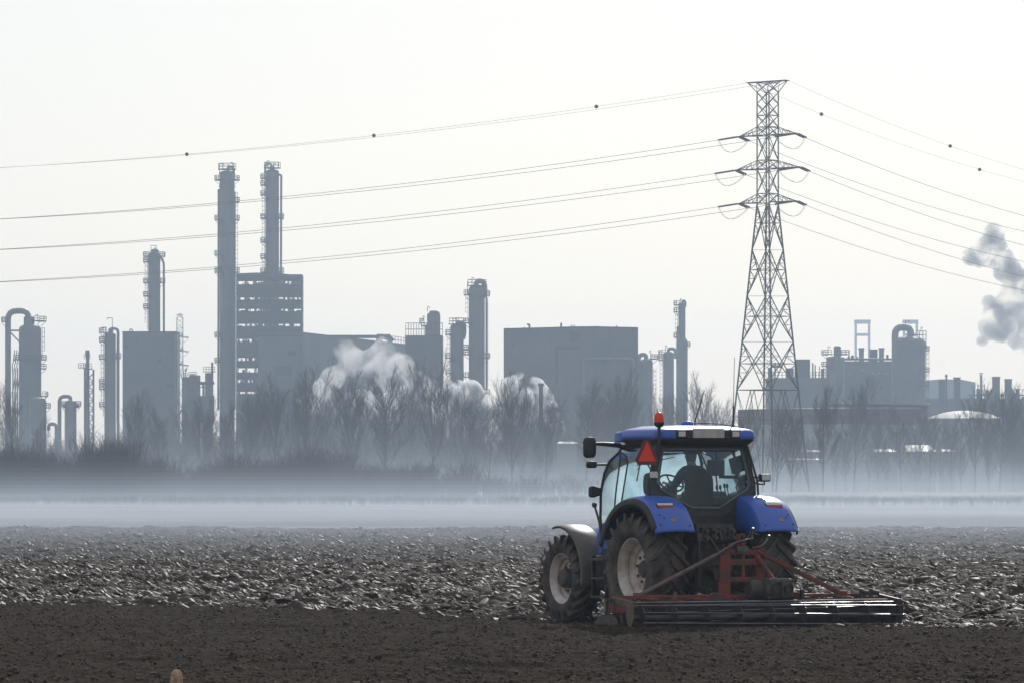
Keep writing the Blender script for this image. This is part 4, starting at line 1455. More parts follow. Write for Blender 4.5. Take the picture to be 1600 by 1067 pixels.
def build_pylon(name, label, group=None):
    p = thing(name, label, 'pylon', PB, 0, group)
    corners = [(-1, -1), (1, -1), (1, 1), (-1, 1)]

    def cp(k, z):
        h = tower_half(z)
        a, b = corners[k % 4]
        return A_ * (a * h) + B_ * (b * h) + Vector((0, 0, z))
    zk = ARMZ[2] - 0.3
    for k in range(4):
        mb = MB()
        mb.bar(cp(k, -0.5), cp(k, zk), 0.24)
        mb.bar(cp(k, zk), cp(k, TOPZ - 1.4), 0.19)
        mb.build('leg', M['steel_grey'], p)
    mb = MB()
    lv = [PZ(y, PD) for y in (765, 609, 534, 463, 391)] + [zk]
    T = 0.11
    for i in range(len(lv) - 1):
        z0, z1 = lv[i], lv[i + 1]
        for k in range(4):
            a0, a1, b0, b1 = cp(k, z0), cp(k, z1), cp(k + 1, z0), cp(k + 1, z1)
            if i == 0:      # legs braced up to the middle of the first horizontal
                m = (a1 + b1) / 2
                mb.bar(a1, b1, T)
                mb.bar(a0, m, T)
                mb.bar(b0, m, T)
                for (c0, c1) in ((a0, a1), (b0, b1)):
                    for f in (0.35, 0.7):
                        q = c0.lerp(c1, f)
                        r = c0.lerp(m, f)
                        mb.bar(q, r, 0.06)
                        mb.bar(c0.lerp(c1, min(1, f + 0.3)), r, 0.06)
                continue
            mb.bar(a0, b1, T)
            mb.bar(b0, a1, T)
            zm = 0.5
            wa, wb = (b0 - a0).length, (b1 - a1).length
            f = wa / (wa + wb)
            m = a0.lerp(b1, f)
            mb.bar(a0.lerp(a1, f), b0.lerp(b1, f), 0.09)
            for (c0, c1) in ((a0, a1), (b0, b1)):
                mid = c0.lerp(c1, f)
                for (e, g_) in ((c0, 0.33), (c0, 0.66), (c1, 0.33), (c1, 0.66)):
                    mb.bar(e.lerp(mid, g_), e.lerp(m, g_), 0.055)
                    mb.bar(e.lerp(mid, min(1, g_ + 0.33)), e.lerp(m, g_), 0.05)
        # plan bracing
        for k in range(2):
            mb.bar(cp(k, z1), cp(k + 2, z1), 0.06)
    up = [zk, ARMZ[2], PZ(303, PD), ARMZ[1], PZ(251, PD), ARMZ[0], PZ(199, PD), PZ(172, PD), PZ(144, PD), TOPZ - 1.4]
    up = [zk, PZ(303, PD), PZ(264.5, PD) - 0.0, PZ(251, PD), ARMZ[0], PZ(199, PD), PZ(181, PD), PZ(163, PD), PZ(145, PD), TOPZ - 0.2]
    for i in range(len(up) - 1):
        for k in range(4):
            mb.bar(cp(k, up[i]), cp(k + 1, up[i + 1]), 0.085)
            mb.bar(cp(k + 1, up[i]), cp(k, up[i + 1]), 0.085)
            if i not in (6, 7):
                mb.bar(cp(k, up[i + 1]), cp(k + 1, up[i + 1]), 0.09)
    mb.build('bracing', M['steel_grey'], p)
    tips = []
    for li, z in enumerate(ARMZ):
        half = (5.35, 6.0, 5.35)[li]
        for s in (-1, 1):
            mb = MB()
            tip = A_ * (s * half) + Vector((0, 0, z + 0.05))
            for b in (-1, 1):
                lo = A_ * (s * 1.12) + B_ * (b * 1.12) + Vector((0, 0, z))
                hi = A_ * (s * 1.12) + B_ * (b * 1.12) + Vector((0, 0, z + 1.25))
                mb.bar(lo, tip, 0.13)
                mb.bar(hi, tip, 0.09)
                for f in (0.25, 0.5, 0.75):
                    mb.bar(lo.lerp(tip, f), hi.lerp(tip, f), 0.06)
                    mb.bar(lo.lerp(tip, f), hi.lerp(tip, f - 0.25), 0.05)
            for f in (0.0, 0.25, 0.5, 0.75):
                a = (A_ * (s * 1.12) + B_ * 1.12 + Vector((0, 0, z))).lerp(tip, f)
                b = (A_ * (s * 1.12) - B_ * 1.12 + Vector((0, 0, z))).lerp(tip, f)
                mb.bar(a, b, 0.06)
            mb.box(tip, (0.3, 0.3, 0.2))
            mb.build('cross_arm', M['steel_grey'], p)
            tips.append((li, s, tip))
    mb = MB()                              # earth-wire beam at the very top
    for b in (-1, 1):
        mb.bar(-A_ * 3.75 + B_ * (0.35 * b) + Vector((0, 0, TOPZ)), A_ * 3.75 + B_ * (0.35 * b) + Vector((0, 0, TOPZ)), 0.14)
    for s in (-1, 1):
        t_ = A_ * (3.75 * s) + Vector((0, 0, TOPZ))
        for b in (-1, 1):
            mb.bar(A_ * (1.12 * s) + B_ * (1.12 * b) + Vector((0, 0, PZ(145, PD))), t_, 0.09)
            mb.bar(A_ * (1.12 * s) + B_ * (1.12 * b) + Vector((0, 0, TOPZ - 0.2)), t_ - A_ * (0.9 * s), 0.07)
            mb.bar(A_ * (1.12 * s) + B_ * (1.12 * b) + Vector((0, 0, PZ(145, PD))), A_ * (2.2 * s) + Vector((0, 0, TOPZ)), 0.06)
            mb.bar(A_ * (-1.12 * s) + B_ * (1.12 * b) + Vector((0, 0, PZ(145, PD))), A_ * (0.4 * s) + Vector((0, 0, TOPZ)), 0.06)
    mb.build('earth_wire_beam', M['steel_grey'], p)
    return p, tips


LDIR = Vector((-0.934, 0.356, 0))
RDIR = Vector((0.451, 0.893, 0))
pylon, tips = build_pylon('lattice_pylon', 'tall grey lattice pylon with three cross arms, standing behind the tractor')
LV = ('top', 'middle', 'lowest')
wires = []
for (li, s, tip) in tips:
    ends = []
    for D_ in (LDIR, RDIR):
        d_ = (D_ + Vector((0, 0, -0.13 if D_ is LDIR else -0.13))).normalized()
        e0, e1 = tip + d_ * 0.25, tip + d_ * 3.3
        mb = MB()
        nseg = 26
        prof = []
        q = d_.orthogonal().normalized()
        for off in (-0.22, 0.22):
            pts, rr = [], []
            for i in range(nseg + 1):
                pts.append(e0.lerp(e1, i / nseg) + Vector((0, 0, 1)).cross(d_).normalized() * off)
                rr.append(0.15 if i % 2 else 0.07)
            mb.tube(pts, rr, 7)
        mb.build('insulator_string', M['insulator'], pylon)
        ends.append(e1)
    mb = MB()                           # jumper loop under the arm
    a, b = ends
    for off in (-0.1, 0.1):
        pts = []
        for i in range(17):
            v = i / 16
            pp = a.lerp(b, v)
            out = (tip - pp) * 0.0
            pts.append(pp + Vector((off, 0, -1.75 * math.sin(math.pi * v) ** 0.8)) + A_ * (s * 0.55 * math.sin(math.pi * v)))
        mb.tube(pts, 0.024, 5)
    mb.build('jumper_loop', M['conductor'], pylon)
    wires.append((li, s, PB + ends[0], PB + ends[1]))


def span(p0, D_, L, sag, r, dz=0.0):
    n = 60
    pts = []
    for i in range(n + 1):
        v = (i / n)
        p = p0 + D_ * (L * v)
        pts.append((p.x, p.y, p.z + dz * v - 4 * sag * v * (1 - v)))
    mb = MB()
    mb.tube(pts, r, 5)
    return mb, pts


CN = ('left', 'right')
for (li, s, pl_, pr_) in wires:
    side = 'left' if s < 0 else 'right'
    mb, _ = span(pl_, LDIR, 320, (10.2, 10.0, 10.1)[li], 0.036)
    tag(mb.build('power_cable', M['conductor']), 'thin cable running left from the %s-hand tip of the %s cross arm' % (side, LV[li]), 'cable', 'power cables on the pylon')
    mb, _ = span(pr_, RDIR, 350, 9.6, 0.036)
    tag(mb.build('power_cable', M['conductor']), 'thin cable running right from the %s-hand tip of the %s cross arm' % (side, LV[li]), 'cable', 'power cables on the pylon')
ew = {}
for s in (-1, 1):
    side = 'left' if s < 0 else 'right'
    t_ = PB + A_ * (3.75 * s) + Vector((0, 0, TOPZ))
    mb, pts = span(t_, LDIR, 320, 10.4, 0.021)
    ew[('L', s)] = pts
    tag(mb.build('earth_wire', M['conductor']), 'fine earth wire running left from the %s-hand end of the pylon top' % side, 'cable', 'earth wires at the pylon top')
    mb, pts = span(t_, RDIR, 350, 9.8, 0.021)
    ew[('R', s)] = pts
    tag(mb.build('earth_wire', M['conductor']), 'fine earth wire running right from the %s-hand end of the pylon top' % side, 'cable', 'earth wires at the pylon top')


def on_wire(pts, px):
    best = None
    for a, b in zip(pts[:-1], pts[1:]):
        for k in range(20):
            v = Vector(a).lerp(Vector(b), k / 20)
            e = abs(800 + FPX * v.x / v.y - px)
            if best is None or e < best[0]:
                best = (e, v)
    return best[1]


for (key, px, lab) in ((('L', -1), 931, 'marker ball nearest the pylon on the left-going earth wire'), (('L', -1), 585, 'middle marker ball on the left-going earth wire, right of the twin columns'),
                       (('L', -1), 292, 'marker ball on the earth wire above the left of the twin columns'), (('R', -1), 1284, 'marker ball close right of the pylon top'),
                       (('R', 1), 1485, 'upper of two marker balls far right of the pylon'), (('R', -1), 1531, 'lower marker ball at the far right above the dark smoke')):
    p = on_wire(ew[key], px)
    mb = MB()
    mb.lathe([(0.02, -0.30), (0.14, -0.26), (0.25, -0.17), (0.30, 0), (0.25, 0.17), (0.14, 0.26), (0.02, 0.30)], 16)
    mb.lathe([(0.305, -0.03), (0.315, 0), (0.305, 0.03)], 16)
    tag(mb.build('marker_ball', M['marker'], smooth=60, loc=p), lab, 'marker ball', 'marker balls on the earth wires')

# two more pylons far behind, the same kind seen through the haze
c = copy_tree(pylon)
c.location = (PX(281, 2150), 2150, 0)
c.rotation_euler = (0, 0, R(-44))
c.scale = (1.15, 1.15, 1.2)
tag(c, 'faint distant pylon behind the refinery, right of the tall narrow block', 'pylon', None)

# ------------------------------------------------------------------ bare trees


def gen_tree(seed, H, spread, lean=0.0, nlimb=30, twigs=7, low=0.16):
    g = random.Random(seed)
    tv, tf, cv, cf = [], [], [], []

    def seg(vs, fs, pts, rad, n):
        o = len(vs)
        for i, p in enumerate(pts):
            t = (pts[min(i + 1, len(pts) - 1)] - pts[max(i - 1, 0)]).normalized()
            u = t.orthogonal().normalized()
            w_ = t.cross(u)
            for k in range(n):
                a = 2 * math.pi * k / n
                q = p + (u * math.cos(a) + w_ * math.sin(a)) * rad[i]
                vs.append((q.x, q.y, q.z))
        for i in range(len(pts) - 1):
            for k in range(n):
                a, b = o + i * n + k, o + i * n + (k + 1) % n
                fs.append((a, b, b + n, a + n))
    tp, tr_ = [], []
    p = Vector((0, 0, -0.3))
    for i in range(9):
        tp.append(p.copy())
        tr_.append(H * 0.0125 * (1 - i / 9.2) + 0.012 + (0.06 if i == 0 else 0))
        p = p + Vector((g.gauss(lean, 0.012) * H * 0.1, g.gauss(0, 0.012) * H * 0.1, H * 0.106))
    seg(tv, tf, tp, tr_, 7)

    def trunk_at(f):
        x = f * 8
        i = min(7, int(x))
        return tp[i].lerp(tp[i + 1], x - i)

    def branch(p0, d, L, r, n, up=0.22, wob=0.10):
        pts, rad = [p0], [r]
        p, d = p0.copy(), d.normalized()
        for i in range(n):
            d = (d + Vector((g.gauss(0, wob), g.gauss(0, wob), g.gauss(up, wob * 0.5)))).normalized()
            p = p + d * (L / n)
            pts.append(p.copy())
            rad.append(r * (1 - (i + 1) / (n + 0.6)))
        return pts, rad
    for k in range(nlimb):
        f = low + (0.97 - low) * (k + g.random()) / nlimb
        if g.random() < 0.14:
            continue
        a = k * 2.4 + g.uniform(-0.5, 0.5)
        ang = R(g.uniform(28, 54)) * (1.12 - 0.45 * f)
        d = Vector((math.cos(a) * math.sin(ang), math.sin(a) * math.sin(ang), math.cos(ang)))
        L = H * (0.15 + 0.32 * math.sqrt(max(0.0, 1 - f)) * (0.42 + 0.58 * min(1, (f - low) / 0.28 + 0.1))) * spread * g.uniform(0.55, 1.35) * (1.0 + 0.25 * math.cos(a - seed))
        pts, rad = branch(trunk_at(f), d, L, 0.0048 * H * (1.1 - 0.6 * f), 5, 0.13, 0.07)
        seg(cv, cf, pts, [max(r, 0.018) for r in rad], 4)
        ns = int(5 + L * 1.7)
        for j in range(ns):
            v = 0.18 + 0.80 * (j + g.random()) / ns
            x = v * 5
            i = min(4, int(x))
            q = pts[i].lerp(pts[i + 1], x - i)
            t = (pts[i + 1] - pts[i]).normalized()
            d2 = (t + Vector((g.gauss(0, 0.55), g.gauss(0, 0.55), g.gauss(0.25, 0.35)))).normalized()
            L2 = L * g.uniform(0.22, 0.45) * (1.15 - 0.6 * v) + 0.35
            p2, r2 = branch(q, d2, L2, 0.020, 3, 0.16, 0.12)
            seg(cv, cf, p2, [max(r, 0.010) for r in r2], 3)
            for m_ in range(twigs):
                v2 = g.uniform(0.15, 1.0)
                x2 = v2 * 2.999
                i2 = int(x2)
                q2 = p2[i2].lerp(p2[i2 + 1], x2 - i2)
                t2 = (p2[i2 + 1] - p2[i2]).normalized()
                d3 = (t2 + Vector((g.gauss(0, 0.5), g.gauss(0, 0.5), g.gauss(0.25, 0.35)))).normalized()
                L3 = g.uniform(0.35, 1.0) * (0.5 + 0.05 * H)
                p3, r3 = branch(q2, d3, L3, 0.011, 2, 0.12, 0.14)
                seg(cv, cf, p3, [0.011, 0.009, 0.005], 3)
    return (np.array(tv), np.array(tf), np.array(cv), np.array(cf))


gen_lean = (0.06, -0.05, 0.03, -0.08)


protos = []
for k, (sd_, sp, nl, tw) in enumerate([(3, 1.12, 36, 8), (9, 0.98, 40, 7), (17, 1.28, 34, 8), (23, 0.84, 34, 7)]):
    tv, tf, cv, cf = gen_tree(sd_, 14.0, sp, gen_lean[k], nl, tw, 0.22 + 0.04 * (k % 3))
    t = np_mesh('trunk', tv, tf, None)
    c = np_mesh('crown', cv, cf, None)
    t.data.materials.append(M['bark'])
    c.data.materials.append(M['twig'])
    protos.append((t.data, c.data))
    bpy.data.objects.remove(t)
    bpy.data.objects.remove(c)


def tree(px, d, ytop, kind, label, name='bare_tree', sx=1.0, rz=0.0, group='bare winter trees along the field edge'):
    H = PZ(ytop, d)
    o = thing(name, label, 'tree', (PX(px, d), d, 0), rz, group)
    k = H / 14.0
    o.scale = (k * sx, k * sx, k)
    for nm, me in zip(('trunk', 'crown'), protos[kind]):
        c = bpy.data.objects.new(nm, me)
        col.objects.link(c)
        c.parent = o
    return o


TREES = [
    (22, 700, 622, 1, 'bare tree at the left edge in front of the tall domed column', 0.8),
    (62, 690, 655, 3, 'thin bare tree in front of the small domed drum at far left', 0.9),
    (205, 705, 628, 1, 'bare tree before the left corner of the tall narrow block', 0.9),
    (250, 712, 640, 3, 'slender bare tree before the right half of the tall narrow block', 1.0),
    (318, 720, 642, 2, 'bare tree under the clustered vessels right of the narrow block', 0.8),
    (352, 700, 634, 3, 'slender bare tree at the foot of the taller twin column', 0.9),
    (388, 694, 625, 1, 'bare tree under the banded dark building, left side', 0.9),
    (427, 690, 606, 0, 'full bare tree under the right half of the banded dark building', 0.85),
    (477, 690, 604, 2, 'wide bare tree left of the steam, below the long shed', 0.85),
    (549, 690, 600, 0, 'bare tree with tall upright top at the left end of the steam', 0.95),
    (601, 684, 598, 1, 'dense bare tree with twigs against the steam, left of the railed block', 1.2),
    (676, 690, 594, 2, 'bare tree before the railed block with the white steam through its twigs', 0.9),
    (728, 700, 622, 0, 'bare tree at the foot of the domed column beside the steam', 0.8),
    (762, 705, 640, 3, 'slight bare tree in the gap left of the large windowless block', 1.0),
    (800, 690, 606, 1, 'bare tree at the left corner of the large windowless block', 1.0),
    (852, 700, 636, 0, 'bare tree in front of the bright steam beside the vent stack', 0.8),
    (915, 735, 602, 3, 'bare tree before the middle of the large windowless block', 1.1),
    (962, 740, 600, 1, 'bare tree before the right half of the large windowless block', 1.0),
    (1062, 900, 640, 2, 'hazy bare tree below the slim column behind the tractor', 1.0),
    (1094, 905, 604, 0, 'hazy bare tree behind the tractor roof antenna', 0.8),
    (1212, 770, 640, 3, 'thin bare tree inside the foot of the pylon', 1.0),
    (1163, 770, 652, 1, 'bare tree in front of the left foot of the pylon', 0.9),
    (1236, 765, 648, 0, 'bare tree in front of the right foot of the pylon', 0.9),
    (1286, 776, 628, 2, 'bare tree right of the pylon before the rust-brown tank', 0.72),
    (1334, 772, 612, 1, 'tallest bare tree before the rust-brown tank', 0.95),
    (1408, 778, 640, 3, 'bare tree before the right end of the rust-brown tank', 1.2),
    (1452, 774, 650, 0, 'bare tree between the rust-brown tank and the white domed tank', 0.85),
    (1524, 770, 628, 2, 'bare tree with wide crown before the white domed tank', 0.85),
    (1562, 772, 622, 1, 'bare tree before the right end of the white domed tank', 1.15),
    (1612, 778, 640, 0, 'bare tree cut by the right edge of the picture', 0.9),
    (-25, 705, 630, 2, 'bare tree cut by the left edge of the picture', 0.9),
]
for i, (px, d, yt, kd, lab, sx) in enumerate(TREES):
    tree(px, d * ((0.93 if 1140 < px < 1290 else 1.22) if d < 800 else 1.05), yt + 3, kd, lab, sx=sx, rz=i * 1.7)
BACK = [(292, 640), (335, 650), (405, 630), (452, 622), (512, 618), (576, 612), (636, 616), (704, 618), (745, 628), (785, 622), (826, 618), (876, 626), (938, 622), (988, 628), (1030, 634), (1120, 640), (1250, 650), (1310, 648), (1372, 650), (1430, 660), (1490, 655), (1545, 648), (1590, 650)]
MARKS = [(0, 'wide domed column'), (191, 'tall narrow block'), (280, 'vessel cluster'), (338, 'taller twin column'), (368, 'banded building'), (474, 'left half of the long shed'), (562, 'steam before the long shed'), (633, 'railed block'), (697, 'two joined columns'),
         (764, 'gap left of the large block'), (787, 'left part of the large block'), (858, 'middle of the large block'), (930, 'right part of the large block'), (998, 'rounded column by the large block'), (1076, 'sky left of the pylon'), (1150, 'right pylon leg'),
         (1262, 'left half of the rust-brown tank'), (1326, 'middle of the rust-brown tank'), (1394, 'right end of the rust-brown tank'), (1447, 'left half of the white domed tank'), (1506, 'right half of the white domed tank'), (1568, 'small stacks by the right edge')]
ORD = {2: ('left one of two', 'right one of two'), 3: ('leftmost of three', 'middle of three', 'rightmost of three'), 4: ('first from left of four', 'second from left of four', 'third from left of four', 'rightmost of four'), 5: ('first from left of five', 'second from left of five', 'third from left of five', 'fourth from left of five', 'rightmost of five')}


def by_mark(pxs, what):
    marks = [[m for (p, m) in MARKS if p <= px][-1] for px in pxs]
    out = []
    for i, m in enumerate(marks):
        same = sorted(j for j in range(len(pxs)) if marks[j] == m)
        same.sort(key=lambda j: pxs[j])
        pre = '' if len(same) == 1 else ', ' + ORD[len(same)][same.index(i)]
        out.append('%s below the %s%s' % (what, m, pre))
    return out


bl = by_mark([px for (px, yt) in BACK], 'second-row bare tree')
for i, (px, yt) in enumerate(BACK):
    tree(px, 1010 + 13 * (i % 6), yt + 4, i * 3 % 4, bl[i], 'bare_tree', 1.0 + 0.3 * math.sin(i * 1.7), i * 1.1, 'second row of bare trees')
SAP = [(1252, 655), (1268, 690), (1305, 682), (1322, 676), (1358, 690), (1372, 684), (1386, 694), (1432, 690), (1470, 688), (1486, 680), (1500, 692), (1546, 686), (1584, 684), (1598, 690), (700, 668), (742, 676), (816, 668), (836, 680), (884, 676), (936, 690)]
sl = by_mark([px for (px, yt) in SAP], 'young tree')
for i, (px, yt) in enumerate(SAP):
    tree(px, 920 + 11 * (i % 5), yt, (3, 1, 3, 0)[i % 4], sl[i], 'young_tree', 0.75, i * 0.9, 'young trees between the bigger ones')


def bush_mesh(seed, n, w_, h_, dth, thick=1.0):
    g = random.Random(seed)
    vs, fs = [], []

    def stick(pts, rad):
        rad = [q_ * thick for q_ in rad]
        o = len(vs)
        for i, p in enumerate(pts):
            for k in range(3):
                a = 2 * math.pi * k / 3
                vs.append((p[0] + rad[i] * math.cos(a), p[1] + rad[i] * math.sin(a), p[2]))
        for i in range(len(pts) - 1):
            for k in range(3):
                a, b = o + i * 3 + k, o + i * 3 + (k + 1) % 3
                fs.append((a, b, b + 3, a + 3))
    for k in range(n):
        x = g.uniform(-1, 1) * w_
        y = g.uniform(-1, 1) * dth
        L = h_ * (0.62 + 0.38 * vhash(x * 0.35 + seed)) * g.uniform(0.55, 1.05)
        ax, ay = g.gauss(0, 0.20), g.gauss(0, 0.15)
        p = [(x, y, -0.2), (x + ax * L * 0.5, y + ay * L * 0.5, L * 0.52), (x + ax * L * 1.15, y + ay * L, L * 0.98)]
        stick(p, [0.030, 0.022, 0.010])
        for m_ in range(6):
            v = g.uniform(0.3, 0.98)
            q = [p[1][i] + (p[2][i] - p[1][i]) * (v - 0.5) * 2 if v > 0.5 else p[0][i] + (p[1][i] - p[0][i]) * v * 2 for i in range(3)]
            l2 = g.uniform(0.5, 1.4) * (0.25 + 0.15 * h_)
            dx, dy = g.gauss(0, 0.55), g.gauss(0, 0.4)
            stick([tuple(q), (q[0] + dx * l2, q[1] + dy * l2, q[2] + l2 * 0.85)], [0.016, 0.008])
    return np.array(vs), np.array(fs)


def vhash(x):
    a = math.floor(x)
    f = x - a
    h = lambda n: (math.sin(n * 127.1) * 43758.5453) % 1.0
    f = f * f * (3 - 2 * f)
    return h(a) * (1 - f) + h(a + 1) * f


# dense thicket along the ditch on the left, one mass; single bushes stand out of it
vs, fs = [], []
o = 0
for (px, d, yt, w_, n) in ((-60, 585, 700, 9, 900), (40, 580, 694, 9, 900), (120, 584, 698, 8, 800), (205, 590, 706, 8, 700), (290, 600, 715, 8, 600), (370, 605, 712, 8, 600), (450, 610, 708, 8, 650), (530, 615, 710, 8, 600), (610, 618, 706, 8, 600), (690, 622, 716, 7, 450), (745, 640, 728, 6, 260), (800, 650, 734, 6, 220), (860, 660, 738, 6, 180), (930, 670, 742, 6, 120)):
    v, f = bush_mesh(int(px) + 100, n, w_ * 0.62, PZ(yt, d), 4.0)
    v[:, 0] += PX(px, d)
    v[:, 1] += d
    vs.append(v)
    fs.append(f + o)
    o += len(v)
v, f = bush_mesh(55, 9000, 75, 0.75, 45, 0.6)
v[:, 1] += 522
tag(np_mesh('rough_grass', v, f, M['bramble']), 'rough dead grass and weeds fading into the mist before the thicket', 'grass', kind='stuff')
far_v, far_f, o2 = [], [], 0
for k in range(46):
    px, d = -80 + 40 * k, 1180 + 25 * math.sin(k * 2.1)
    top = 684 if px < 190 else (664 if px < 1130 else 676)
    v, f = bush_mesh(300 + k, 330, 4.4, PZ(top + 10 * math.sin(k * 1.3), d), 6.0, 2.2)
    v[:, 0] += PX(px, d)
    v[:, 1] += d
    far_v.append(v)
    far_f.append(f + o2)
    o2 += len(v)
tag(np_mesh('treeline', np.concatenate(far_v), np.concatenate(far_f), M['bramble']), 'hazy belt of low bare wood at the foot of the refinery', 'wood', kind='stuff')
tag(np_mesh('thicket', np.concatenate(vs), np.concatenate(fs), M['bramble']), 'dark leafless thicket along the far edge of the field on the left', 'thicket', kind='stuff')
for (px, d, yt, w_, n, lab) in ((30, 575, 678, 2.6, 320, 'dark bush rising from the thicket at the left edge'), (165, 572, 660, 2.6, 380, 'tallest dark bush of the thicket, below the narrow column'), (186, 576, 668, 2.0, 260, 'dark bush on the right flank of the tallest thicket bush'),
                                (222, 580, 690, 2.2, 240, 'bush below the left half of the tall narrow block'), (508, 640, 690, 3.4, 420, 'rounded bush between two bare trees left of the steam'), (470, 645, 704, 2.6, 260, 'low bush at the foot of the wide bare tree left of the steam'),
                                (362, 600, 704, 2.2, 220, 'low bush under the taller twin column'), (640, 650, 704, 3.0, 300, 'low bush under the steam, right of the dense tree')):
    v, f = bush_mesh(int(px), n, w_, PZ(yt, d), w_ * 0.7)
    ob = np_mesh('bush', v, f, M['bramble'])
    ob.location = (PX(px, d), d, 0)
    tag(ob, lab, 'bush', 'single bushes by the thicket')

# ------------------------------------------------------------------ refinery
RD = 1500.0


class Plant:
    """one refinery thing; pieces are given in picture rows and columns of its own distance"""

    def __init__(s, name, label, cat, px, d, group=None):
        s.d, s.px = d, px
        s.k = d / FPX
        s.o = thing(name, label, cat, (PX(px, d), d, 0), 0, group)

    def x(s, px):
        return (px - s.px) * s.k

    def z(s, py):
        return PZ(py, s.d)

    def railing(s, mb, pts, h=1.15, r=0.07):
        for hh in (h, h * 0.5):
            mb.tube([(p[0], p[1], p[2] + hh) for p in pts], r, 4)
        for p in pts:
            mb.tube([p, (p[0], p[1], p[2] + h)], r, 4)

    def platform(s, cx, rad, z, a0, a1, width=1.5, parent=None, posts=9):
        mb = MB()
        pin, pout = [], []
        n = max(3, int((a1 - a0) / 20))
        for i in range(n + 1):
            a = R(a0 + (a1 - a0) * i / n)
            pin.append((cx + (rad - 0.02) * math.cos(a), (rad - 0.02) * math.sin(a)))
            pout.append((cx + (rad + width) * math.cos(a), (rad + width) * math.sin(a)))
        rows = [[(p[0], p[1], z) for p in pin], [(p[0], p[1], z) for p in pout], [(p[0], p[1], z - 0.28) for p in pout], [(p[0], p[1], z - 0.28) for p in pin]]
        mb.grid(rows + [rows[0]])
        for i in (0, n // 2, n):
            mb.bar((pout[i][0], pout[i][1], z - 0.25), (pin[i][0], pin[i][1], z - 1.6), 0.12)
        pl_ = mb.build('platform', M['ref_steel'], parent or s.o)
        mb = MB()
        s.railing(mb, [(p[0], p[1], z) for p in pout])
        mb.build('railing', M['ref_steel'], pl_)
        return pl_

    def ladder(s, x, y, z0, z1, parent=None, dirx=-1):
        mb = MB()
        for o in (-0.3, 0.3):
            mb.tube([(x, y + o, z0), (x, y + o, z1)], 0.06, 4)
        k = z0
        while k < z1:
            mb.tube([(x, y - 0.3, k), (x, y + 0.3, k)], 0.04, 4)
            k += 0.6
        k = z0 + 2.2
        while k < z1:
            mb.tube([(x, y - 0.4, k), (x + dirx * 0.55, y - 0.4, k), (x + dirx * 0.75, y, k), (x + dirx * 0.55, y + 0.4, k), (x, y + 0.4, k)], 0.05, 4)
            k += 1.3
        for o in (-0.35, 0, 0.35):
            mb.tube([(x + dirx * 0.68, y + o, z0 + 2.2), (x + dirx * 0.68, y + o, z1)], 0.04, 4)
        mb.build('ladder', M['ref_steel'], parent or s.o)

    def shell(s, px0, px1, ytop, name='shell', m='insul', dome=0.5, flanges=(), ybot=None, y=0.0, cone=None):
        r = (px1 - px0) / 2 * s.k
        cx = s.x((px0 + px1) / 2)
        zt = s.z(ytop)
        zb = 0 if ybot is None else s.z(ybot)
        hd = r * dome
        prof = [(r, zb), (r, zt - hd)]
        for k in range(1, 8):
            a = math.pi / 2 * k / 8
            prof.append((r * math.cos(a), zt - hd + hd * math.sin(a)))
        prof.append((0.001, zt))
        mb = MB()
        mb.lathe(prof, 32, (cx, y, 0))
        for fz in flanges:
            z = s.z(fz)
            mb.lathe([(r, z - 0.25), (r + 0.22, z - 0.2), (r + 0.22, z + 0.2), (r, z + 0.25)], 32, (cx, y, 0))
        return mb.build(name, M[m], s.o, smooth=35), cx, r, zt

    def box(s, px0, px1, y0, y1, m='clad', depth=None, y=0.0, name='wall'):
        mb = MB()
        w_ = (px1 - px0) * s.k
        dp = depth or w_
        mb.box2((s.x(px0), y, s.z(y1) if y1 else 0), (s.x(px1), y + dp, s.z(y0)))
        return mb.build(name, M[m], s.o)

    def pipe(s, pts, r, name='pipe', m='pipe', y=0.0):
        """pts: (px, py) corners, rounded"""
        P = [Vector((s.x(a), y, s.z(b) if b is not None else 0)) for (a, b) in pts]
        out = [P[0]]
        for i in range(1, len(P) - 1):
            a, b, c = P[i - 1], P[i], P[i + 1]
            q = min(r * 3.0, (a - b).length * 0.49, (c - b).length * 0.49)
            d0, d1 = (a - b).normalized() * q, (c - b).normalized() * q
            for t in (0, 0.25, 0.5, 0.75, 1):
                out.append(b + d0 * (1 - t) ** 2 + d1 * t ** 2)
        out.append(P[-1])
        mb = MB()
        mb.tube(out, r, 12)
        return mb.build(name, M[m], s.o, smooth=40)

    def davit(s, px, y0, y1, dx):
        mb = MB()
        mb.tube([(s.x(px), 0, s.z(y0)), (s.x(px), 0, s.z(y1)), (s.x(px + dx), 0, s.z(y1))], 0.12, 5)
        mb.tube([(s.x(px + dx), 0, s.z(y1)), (s.x(px + dx), 0, s.z(y1) - 0.6)], 0.08, 4)
        mb.build('davit', M['ref_steel'], s.o)

    def kit(s, pts, name='fitting', m='ref_steel'):
        """small roof-top bits: (px0, px1, ytop, ybot)"""
        for (a, b, t, u) in pts:
            mb = MB()
            mb.box2((s.x(a), -0.6, s.z(u)), (s.x(b), 0.6 + (b - a) * s.k * 0.5, s.z(t)))
            mb.build(name, M[m], s.o)


